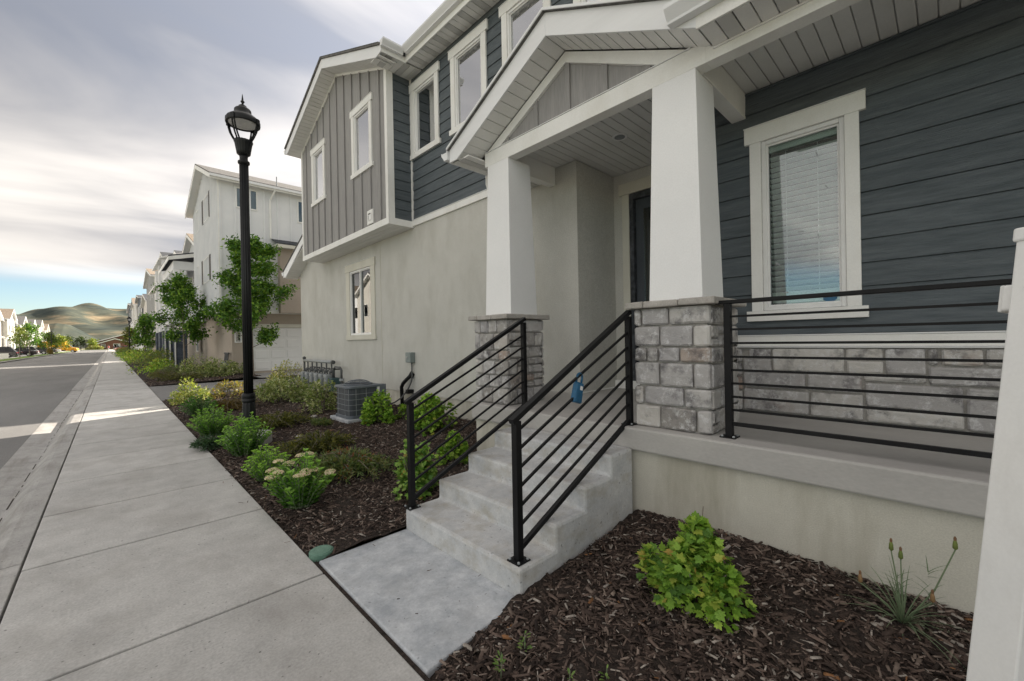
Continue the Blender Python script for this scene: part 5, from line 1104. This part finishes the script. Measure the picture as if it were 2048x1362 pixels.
# second block: balcony house, brick-piered porch house, dark-roofed house
gable_house('white townhouse with brown shingle gable and balcony next to the white batten house', 4.5, 15, 33.9, 42.2, .1, 8.05, .36, 'white_batten', 'shingle_brown', 'tan_brick', 3.2, battens=.5, inset=.2, wins=[(36.2, 37.2, 5.2, 6.6), (38.8, 39.8, 5.2, 6.6), (36.6, 37.4, 1.2, 2.4)])
t = thing('balcony_porch', 'two-storey white balcony porch on square columns and dark brick piers', 'porch', (3.6, 38, .1))
rr = obj('roof', MB().slab([(2.75, 34.3, 7.32), (4.5, 34.3, 7.75), (4.5, 42.0, 7.75), (2.75, 42.0, 7.32)], (0, 0, .08)), 'shingle_dark', t); obj('fascia', MB().box(2.73, 34.25, 7.08, 2.77, 42.02, 7.318).prism([(2.77, 7.08), (4.49, 7.50), (4.49, 7.74), (2.77, 7.315)], 'y', 34.25, 34.29), 'trim', rr)
obj('entablature', MB().box(3.0, 34.5, 6.55, 3.3, 41.8, 7.08).box(3.3, 34.5, 6.55, 4.49, 34.8, 7.08), 'white_batten', t); obj('floor', MB().box(2.9, 34.4, 3.05, 4.49, 41.9, 3.45), 'white_batten', t)
for y in (34.7, 37.9, 41.4):
    obj('column', MB().box(3.0, y-.17, 3.45, 3.32, y+.17, 6.55), 'column_paint', t); pr_b = obj('brick_pier', MB().box(3.0, y-.45, 0, 3.6, y+.45, 2.55), 'dark_brick', t); obj('post_trim', MB().box(2.96, y-.52, 0, 3.02, y-.46, 3.05), 'trim', t)
    for k in range(9): obj('course', MB().box(2.985, y-.46, .05+k*.28, 3.61, y+.46, .29+k*.28), 'dark_brick', pr_b, bevel=.01)
obj('railing', MB().box(3.0, 34.9, 4.35, 3.06, 41.3, 4.45), 'trim', t)
gable_house('grey-white townhouse with a bracketed porch roof in the second block', 4.6, 15, 42.4, 52.3, .15, 8.4, .3, 'white_batten', 'shingle_dark', 'tan_brick', 3.2, battens=.6, inset=.2, wins=[(44.5, 45.8, 5.2, 6.6), (48.3, 49.6, 5.2, 6.6)])
t = thing('porch_canopy', 'white shed canopy porch with dark brick base in the second block', 'porch', (3.7, 49, .15))
obj('roof', MB().slab([(2.9, 43.5, 8.6), (4.6, 43.5, 9.25), (4.6, 51.5, 9.25), (2.9, 51.5, 8.6)], (0, 0, .1)), 'trim', t); obj('lower_roof', MB().slab([(2.9, 49.2, 6.9), (4.6, 49.2, 7.5), (4.6, 57.3, 7.5), (2.9, 57.3, 6.9)], (0, 0, .12)), 'trim', t)
for y in (44, 47.5, 51): obj('column', MB().box(3.1, y-.18, 2.8, 3.45, y+.18, 8.6), 'column_paint', t); obj('brick_pier', MB().box(3.05, y-.5, 0, 3.7, y+.5, 2.8), 'dark_brick', t)
gable_house('dark-roofed white townhouse with slate blue siding at the end of the second block', 4.2, 15, 52.6, 58.2, .15, 9.95, .38, 'slate_wall', 'shingle_dark', 'cream_wall', 6.0, inset=.1, wins=[(54.2, 55.4, 7.4, 8.9), (54.2, 55.4, 3.8, 5.2)])
# third block and beyond
gable_house('grey board-and-batten townhouse with brown roof across the gap', 3.95, 15, 66.0, 80.8, .2, 10.1, .22, 'grey_batten', 'shingle_brown', 'tan_stucco', 3.3, battens=.8, inset=.4, wins=[(69, 70.2, 7.8, 9.2), (73, 74.2, 7.8, 9.2), (69, 70.2, 4.6, 6), (73, 74.2, 4.6, 6)])
gable_house('white townhouse with dark dormer roof after the grey one', 4.2, 15, 81.2, 96, .25, 8.3, .2, 'cream_wall', 'shingle_dark', 'slate_wall', 3.3, inset=.3, wins=[(84, 86, 5, 6.6), (90, 92, 5, 6.6)])
gable_house('narrow slate-sided townhouse with flat dark roof far down the row', 4.0, 15, 98, 112, .3, 10.2, .12, 'slate_wall', 'shingle_dark', 'white_batten', 6.5, inset=.2, wins=[(101, 103, 7.5, 9), (106, 108, 7.5, 9)])
gable_house('cream townhouse with brown roof far down the row', 3.9, 15, 117, 131, .35, 10.3, .26, 'cream_wall', 'shingle_brown', 'white_batten', 3.5, inset=.2, wins=[(120, 122, 6, 8), (126, 128, 6, 8)])
gable_house('last slate-sided townhouse of the right-hand row', 3.9, 15, 136, 168, .4, 11.6, .09, 'slate_wall', 'shingle_dark', 'white_batten', 7.5, inset=.1, wins=[(140, 143, 8.5, 10.5), (150, 153, 8.5, 10.5)])
gable_house('unseen rear townhouse added to narrow the sun coming along the alley', 17.5, 29, 22.2, 44, .1, 10.2, .25, 'grey_batten', 'shingle', 'tan_stucco', 3.2, inset=.3, wins=[(24, 26, 6, 7.6), (30, 32, 6, 7.6)], group='unseen sun blockers behind the alley')  # out of view, added so only a slot of sun reaches the sidewalk
# left-hand row across the road
LW = ['cream_wall', 'white_batten', 'cream_wall', 'cream_wall', 'white_batten', 'cream_wall', 'cream_wall', 'white_batten', 'cream_wall', 'cream_wall', 'white_batten', 'cream_wall', 'cream_wall']
LR = ['shingle', 'shingle', 'shingle', 'shingle_brown', 'shingle', 'shingle', 'shingle', 'shingle', 'shingle_brown', 'shingle', 'shingle', 'shingle_brown', 'shingle']
LD = ['first cream townhouse across the road with slate side panels', 'white gabled townhouse across the road behind the black SUV', 'cream gabled townhouse across the road behind the dark hatchback', 'brown-roofed cream townhouse across the road', 'white townhouse across the road next to the brown-roofed one', 'cream townhouse across the road behind the spreading tree', 'sixth cream gabled townhouse across the road', 'white gabled townhouse behind the white SUV', 'second brown-roofed townhouse across the road', 'cream townhouse across the road by the lamp', 'white townhouse across the road near the truck', 'last brown-roofed townhouse across the road', 'last grey-roofed townhouse across the road']
yq = 118
for i in range(13):
    wd = 9.4; z0 = grade(yq)
    th = gable_house(LD[i], -29, -17.5+(.9 if i % 2 else 0), yq, yq+wd-.3, z0, z0+(7.6 if i % 3 else 8.3), .48 if i % 2 else .42, LW[i], LR[i], face=1, wins=[(yq+1.4, yq+2.5, z0+5.2, z0+6.8), (yq+5.9, yq+7.0, z0+5.2, z0+6.8), (yq+5.5, yq+7.5, z0+1, z0+2.6)], side=[(-24, -22.8, z0+5, z0+6.6)], group='townhouses across the road', ov=.5, pane='glass_dark')
    xf = -17.5+(.9 if i % 2 else 0); obj('porch_roof', MB().slab([(xf, yq+.6, z0+4.1), (xf+1.9, yq+.6, z0+3.4), (xf+1.9, yq+4.4, z0+3.4), (xf, yq+4.4, z0+4.1)], (0, 0, .15)), 'trim', th)
    for q in (.8, 4.2): obj('porch_post', MB().box(xf+1.55, yq+q-.12, z0-.2, xf+1.8, yq+q+.12, z0+3.5), 'trim', th)
    obj('front_door', MB().box(xf+.002, yq+2.0, z0, xf+.05, yq+3.0, z0+2.2), 'slate_wall', th)
    yq += wd
for i in range(8, 16):
    y = -38+i*9.75; gable_house('gabled townhouse across the road in the sunlit run left of the steps', -29, -17.5+(.9 if i % 2 else 0), y, y+9.4, grade(y), 7.7+.6*(i % 2), .55, LW[i % 13], LR[(i*5) % 13], face=1, wins=[(y+1.4, y+2.5, 5.2, 6.8), (y+5.9, y+7.0, 5.2, 6.8), (y+5.5, y+7.5, 1, 2.6)], group='townhouses across the road from the steps', ov=.5, pane='glass_dark')
# left verge
strip('far_kerb', -9.45, -9.0, -40, 262, -.02, 'kerb', 60); strip('far_sidewalk', -12.6, -11.2, -40, 262, .0, 'walk', 40); strip('lawn', -11.2, -9.45, -40, 262, .0, 'grass', 40); strip('driveway', -17.5, -12.6, -40, 262, -.005, 'apron', 40)
strip('cross_street', -70, 40, 262, 272, -.09, 'asphalt', 3); strip('park_lawn', -80, 60, 272, 292, .0, 'grass', 3)

# vehicles
def car(label, x, y, rz, mat, suv=False, L=4.7, W=1.85, Hh=1.45, group='cars parked in the driveways'):
    z = grade(y)-.005; t = thing('parked_car', label, 'car', (x, y, z), group, rz); h = L/2
    lo = [(-h, .42), (-h+.05, .28), (h-.1, .26), (h, .45), (h-.02, .70), (h-.25, .86), (h*.42, .96), (-h+.25, 1.02 if suv else .98), (-h+.02, .90)]
    obj('body', MB().prism(lo, 'y', -W/2, W/2), mat, t, local=True, bevel=.07)
    gt = [(h*.44, .95), (h*.10, Hh-.04), (-h+.75 if suv else -h*.45, Hh-.02), (-h+.15 if suv else -h*.80, 1.0)]
    m = MB(); m.v = [(u, -W/2+.06+(.16 if w_ > 1.1 else 0), w_) for u, w_ in gt]+[(u, W/2-.06-(.16 if w_ > 1.1 else 0), w_) for u, w_ in gt]; m.f = [(0, 1, 2, 3), (7, 6, 5, 4)]+[(i, (i+1) % 4, 4+(i+1) % 4, 4+i) for i in range(4)]
    obj('glasshouse', m, 'interior', t, local=True, bevel=.03)
    obj('roof', MB().slab([(h*.08, -W/2+.2, Hh-.03), (h*.08, W/2-.2, Hh-.03), (gt[2][0], W/2-.2, Hh-.01), (gt[2][0], -W/2+.2, Hh-.01)], (0, 0, .05)), mat, t, local=True, bevel=.02)
    for u0 in (-.02, h*.3 if False else -h*.48):
        for s in (-1, 1): obj('pillar', MB().bar((u0, s*(W/2-.07), .97), (u0-.03, s*(W/2-.21), Hh), .03, .09), mat, t, local=True)
    for u0 in (-h*.60, h*.62):
        for s in (-1, 1):
            wl = obj('wheel', MB().tube([(u0, s*(W/2-.20), .34), (u0, s*(W/2+.015), .34)], .34, 20), 'tyre', t, local=True); obj('rim', MB().tube([(u0, s*(W/2+.010), .34), (u0, s*(W/2+.028), .34)], .22, 16), 'alloy', wl, local=True)
    for s in (-1, 1):
        obj('tail_light', MB().box(-h-.012, s*(W/2-.30)-.16, .70, -h+.14, s*(W/2-.30)+.16+.05, .88), 'red_light', t, local=True); obj('headlight', MB().box(h-.16, s*(W/2-.28)-.18, .60, h-.01, s*(W/2-.28)+.18, .74), 'lamp_glass_white', t, local=True)
    obj('rear_bumper', MB().box(-h-.05, -W/2+.1, .36, -h+.06, W/2-.1, .55), mat, t, local=True, bevel=.03)
    return t
car('black SUV parked nose-in on the first driveway across the road', -13.6, 107, R(180), 'car_black', True, 4.9, 1.95, 1.78)
car('dark hatchback parked just beyond the black SUV', -13.4, 113, R(180), 'car_black', False, 4.3, 1.8, 1.5)
car('dark plum sedan parked under the spreading tree', -12.4, 119, R(180), 'car_plum', False, 4.8, 1.85, 1.45)
car('white SUV parked beyond the plum sedan', -12.8, 126, R(180), 'car_white', True, 4.8, 1.92, 1.8)
car('black sedan parked beside the far lamp', -12.6, 146, R(180), 'car_black', True, 4.7, 1.85, 1.6)
car('grey sedan parked beyond the far lamp', -12.2, 156, R(180), 'car_grey', False, 4.6, 1.85, 1.45)
car('small white car parked before the yellow truck', -11.9, 166, R(180), 'car_white', False, 4.4, 1.8, 1.45)
car('red car at the far end of the right-hand sidewalk', 3.2, 206, R(200), 'car_red', False, 4.5, 1.8, 1.5)
y = 176; z = grade(y)-.09
t = thing('box_truck', 'yellow box truck pulling out across the road', 'truck', (-10.2, y, z), rotz=R(-10))
obj('cargo_box', MB().box(-4.4, -1.1, .75, 1.0, 1.1, 3.25), 'yellow_paint', t, local=True, bevel=.04); obj('cab', MB().prism([(1.02, .5), (3.4, .45), (3.42, .95), (3.25, 1.25), (2.3, 1.45), (1.75, 2.2), (1.02, 2.25)], 'y', -.98, .98), 'yellow_paint', t, local=True, bevel=.06)
obj('side_window', MB().prism([(1.2, 1.45), (2.15, 1.45), (1.7, 2.08), (1.2, 2.1)], 'y', -.995, -.97), 'interior', t, local=True); obj('windscreen', MB().slab([(2.36, -.85, 1.46), (2.36, .85, 1.46), (1.83, .85, 2.18), (1.83, -.85, 2.18)], (.02, 0, .02)), 'interior', t, local=True); obj('chassis', MB().box(-4.3, -.5, .45, 1.0, .5, .74), 'tyre', t, local=True)
for u0 in (-2.9, 2.5):
    for s in (-1, 1): wl = obj('wheel', MB().tube([(u0, s*.7, .4), (u0, s*1.0, .4)], .4, 18), 'tyre', t, local=True); obj('rim', MB().tube([(u0, s*.99, .4), (u0, s*1.02, .4)], .23, 14), 'alloy', wl, local=True)
obj('side_stripe', MB().box(-3.9, -1.106, 1.35, .5, -1.101, 1.5), 'white_paint', t, local=True); obj('side_emblem', MB().box(-1.3, -1.106, 2.15, .2, -1.101, 2.5), 'lock_blue', t, local=True)
obj('bumper', MB().box(3.35, -.95, .35, 3.55, .95, .6), 'galv', t, local=True)

# trees and lamps across the road
tree('thin pale-stemmed young tree in front of the black SUV', -10.2, 100, grade(100), 5.2, 1.1, .35, 700, .26, [(.2, .24, .05), (.28, .3, .08), (.16, .2, .05)], group='trees across the road')
tree('spreading dark green tree above the plum sedan', -10.3, 112, grade(112), 6.0, 2.1, .22, 2600, .28, TR, group='trees across the road', up=.5)
tree('round green tree beside the far lamp across the road', -10.6, 150, grade(150), 5.2, 1.8, .2, 1400, .36, [(.07, .13, .02), (.12, .18, .03), (.18, .22, .04)], group='trees across the road')
tree('bright yellow-green tree in front of the yellow truck', -10.0, 172, grade(172), 4.6, 1.8, .3, 1100, .4, [(.22, .27, .03), (.30, .34, .05), (.17, .22, .03)], group='trees across the road')
shrub('ornamental_grass', 'tan ornamental grass clump by the far lamp base', -9.9, 139, .55, 1.5, 500, .35, [(.3, .2, .07), (.22, .2, .06)], 'leaf', 6, z=grade(139))
rng2 = random.Random(3)
for i, (x, y, h) in enumerate(((-36, 310, 9), (-31, 318, 10), (-27, 312, 8), (-22, 325, 12), (-17, 330, 12), (-12, 336, 11), (-8, 330, 8), (-44, 305, 7))):
    tree(('dark leafy tree at the left of the distant tree line', 'second dark tree of the distant tree line', 'smaller olive tree in the distant tree line', 'tall dark tree in the middle of the distant tree line', 'broad dark tree left of the brick hall', 'dark tree just behind the brick hall roof', 'low olive tree beside the brick hall', 'low tree at the far left end of the tree line')[i], x, y, grade(300), h*.62, h*.36, .1, 900, .7, [(.03, .055, .02), (.05, .08, .025), (.08, .10, .035)], 'park_tree', 'distant tree line', .18, 12, .5)
tree('small bright tree on the lawn in front of the brick hall', -6.1, 280, grade(280), 5.0, 1.9, .25, 700, .5, [(.2, .25, .04), (.28, .32, .05)], 'park_tree', 'distant tree line')
shrub('ornamental_grass', 'pale ornamental grass mound on the lawn by the brick hall', -5.6, 284, 3.8, 1.9, 900, .7, [(.42, .40, .2), (.35, .33, .13)], 'leaf', 10, z=grade(284), ry=1.5)
# brick hall at the end of the street
t = thing('brick_hall', 'low red-brown brick hall with white gable trim at the street end', 'building', (0, 300, grade(300))); z0 = grade(300); yb = 298
bwall = obj('wall', MB().prism([(-7.6, z0-.3), (26, z0-.3), (26, z0+3.4), (12, z0+9.6), (-7.6, z0+2.9)], 'y', yb, yb+25), 'church_brick', t)
rf_ = obj('roof', MB().slab([(-8.6, yb-.8, z0+2.75), (12, yb-.8, z0+9.8), (12, yb+26, z0+9.8), (-8.6, yb+26, z0+2.75)], (0, 0, .25)).slab([(12, yb-.8, z0+9.81), (27, yb-.8, z0+3.3), (27, yb+26, z0+3.3), (12, yb+26, z0+9.81)], (0, 0, .25)), 'shingle', t)
obj('rake_board', MB().prism([(-8.6, z0+2.5), (12, z0+9.55), (12, z0+10.0), (-8.6, z0+2.95)], 'y', yb-.9, yb-.81), 'trim', rf_)
pc = obj('entry_porch', MB().prism([(-1.6, z0-.3), (6.2, z0-.3), (6.2, z0+3.2), (1.9, z0+4.9), (-1.6, z0+3.4)], 'y', yb-3, yb-.01), 'church_brick', t)
obj('porch_rake', MB().prism([(-5.0, z0+2.5), (1.6, z0+5.0), (8.2, z0+3.0), (8.2, z0+3.4), (1.6, z0+5.45), (-5.0, z0+2.95)], 'y', yb-3.4, yb-3.02), 'trim', pc)
win(t, '-y', yb-3.001, 1.2, 3.4, z0+.2, z0+2.5, pane='glass_dark', fw=.2, mid=True, name='entry_door'); win(t, '-y', yb-.001, -3.4, -2.0, z0+.8, z0+2.6, pane='glass_dark', fw=.15)
obj('wing', MB().box(-10, yb+26.5, z0-.3, -2, yb+40, z0+5.2), 'shingle', t)
# walkers far down the sidewalk
def person(label, x, y, shirt, legs, cap):
    z = grade(y); me = bpy.data.meshes.new('body'); J = [(0, 0, .95), (0, 0, 1.2), (0, 0, 1.42), (0, .01, 1.52), (0, .02, 1.65), (.19, 0, 1.40), (.25, .02, 1.12), (.24, -.1, .88), (-.19, 0, 1.40), (-.25, -.02, 1.12), (-.24, -.14, .88), (.1, 0, .9), (.11, .10, .5), (.11, .12, .08), (.11, -.02, .03), (-.1, 0, .9), (-.11, -.08, .5), (-.11, .0, .08), (-.11, -.14, .03)]
    E_ = [(0, 1), (1, 2), (2, 3), (3, 4), (2, 5), (5, 6), (6, 7), (2, 8), (8, 9), (9, 10), (0, 11), (11, 12), (12, 13), (13, 14), (0, 15), (15, 16), (16, 17), (17, 18)]
    rad = [.15, .14, .15, .06, .10, .07, .05, .035, .07, .05, .035, .10, .07, .05, .04, .10, .07, .05, .04]
    me.from_pydata(J, E_, []); me.skin_vertices.new() if hasattr(me.skin_vertices, 'new') else None
    t = thing('person', label, 'person', (x, y, z), 'walkers far down the sidewalk'); o = link('body', me, legs, t, local=True)
    md = o.modifiers.new('skin', 'SKIN')
    if not me.skin_vertices:
        bm = bmesh.new(); bm.from_mesh(me); ly = bm.verts.layers.skin.verify(); bm.to_mesh(me); bm.free()
    for i, sv in enumerate(me.skin_vertices[0].data): sv.radius = (rad[i], rad[i]*.8); sv.use_root = (i == 0)
    o.modifiers.new('sub', 'SUBSURF').levels = 1
    obj('shirt', MB().lathe([(.17, .92), (.18, 1.1), (.20, 1.3), (.19, 1.42), (.09, 1.50)], (0, 0, 0), 14), shirt, t, local=True, smooth=True); obj('head', MB().lathe([(.02, 1.52), (.075, 1.56), (.095, 1.65), (.085, 1.74), (.04, 1.79)], (0, .02, 0), 14), 'skin', t, local=True, smooth=True); obj('hair', MB().lathe([(.10, 1.67), (.10, 1.74), (.06, 1.80), (.01, 1.815)], (0, -.005, 0), 14), cap, t, local=True, smooth=True)
person('walker in a red top and pale trousers far down the sidewalk', -.55, 228, 'red_cloth', 'paper', 'dark_cloth'); person('walker in dark clothes far down the sidewalk', .95, 222, 'dark_cloth', 'dark_cloth', 'bark')
# white sign at the near left verge
t = thing('yard_sign', 'small white yard sign on the verge across the road', 'sign', (-9.9, 86, grade(86))); obj('panel', MB().box(-10.6, 85.98, .35, -9.75, 86.02, 1.0), 'white_paint', t); obj('stake', MB().box(-10.22, 85.985, .0, -10.18, 86.015, .35), 'galv', t)

# ------------------------------------------------------------------ hills
def ray_at(px_, py_, y):
    v = F*834.84+RV*(px_-1024)+UV*(681-py_); k = y/v[1]; return v[0]*k, 1.6+v[2]*k
def hill(name, prof, yr, y0, yb_, label, rough):
    pts = [ray_at(a, b_, yr) for a, b_ in prof]; xs = np.array([p[0] for p in pts]); zs = np.array([p[1] for p in pts])
    X = np.linspace(xs[0], xs[-1], 420); T = np.r_[np.linspace(0, 1, 40), np.linspace(1.1, 2, 10)]
    rz = np.interp(X, xs, zs); ker = np.ones(7)/7; rz = np.convolve(np.pad(rz, 3, 'edge'), ker, 'valid')
    V = []
    for tt in T:
        yv = y0+(yr-y0)*tt if tt <= 1 else yr+(yb_-yr)*(tt-1)
        f = np.sin(min(tt, 1)*math.pi/2)**1.25 if tt <= 1 else 1-.5*(tt-1)
        nz = np.sin(X/95+tt*4)*np.cos(X/41-tt*7)+.6*np.sin(X/23+tt*15)
        V.append(np.c_[X, np.full_like(X, yv), rz*f+rough*nz*np.sin(min(tt, 1)*math.pi)*.9])
    V = np.concatenate(V); n_ = len(X); i = np.arange(len(T)*n_).reshape(len(T), n_)
    o = arrays(name, V, np.stack([i[:-1, :-1], i[:-1, 1:], i[1:, 1:], i[1:, :-1]], -1).reshape(-1, 4), None, 'hill', smooth=True); o['kind'] = 'structure'; o['label'] = label
hill('hill', [(-900, 690), (-300, 672), (-100, 658), (0, 649), (50, 637), (80, 630), (100, 625), (120, 620.5), (150, 617.5), (185, 617), (205, 618.5), (230, 623), (255, 627), (300, 634), (400, 645), (600, 660), (1100, 672)], 3200, 1200, 4500, 'long sage and straw coloured hill on the horizon', 14)
hill('hill', [(20, 697), (60, 680), (90, 664), (110, 651), (125, 648), (140, 650), (160, 660), (175, 668), (200, 680), (240, 690)], 900, 620, 1150, 'low brown knoll before the long hill', 3)
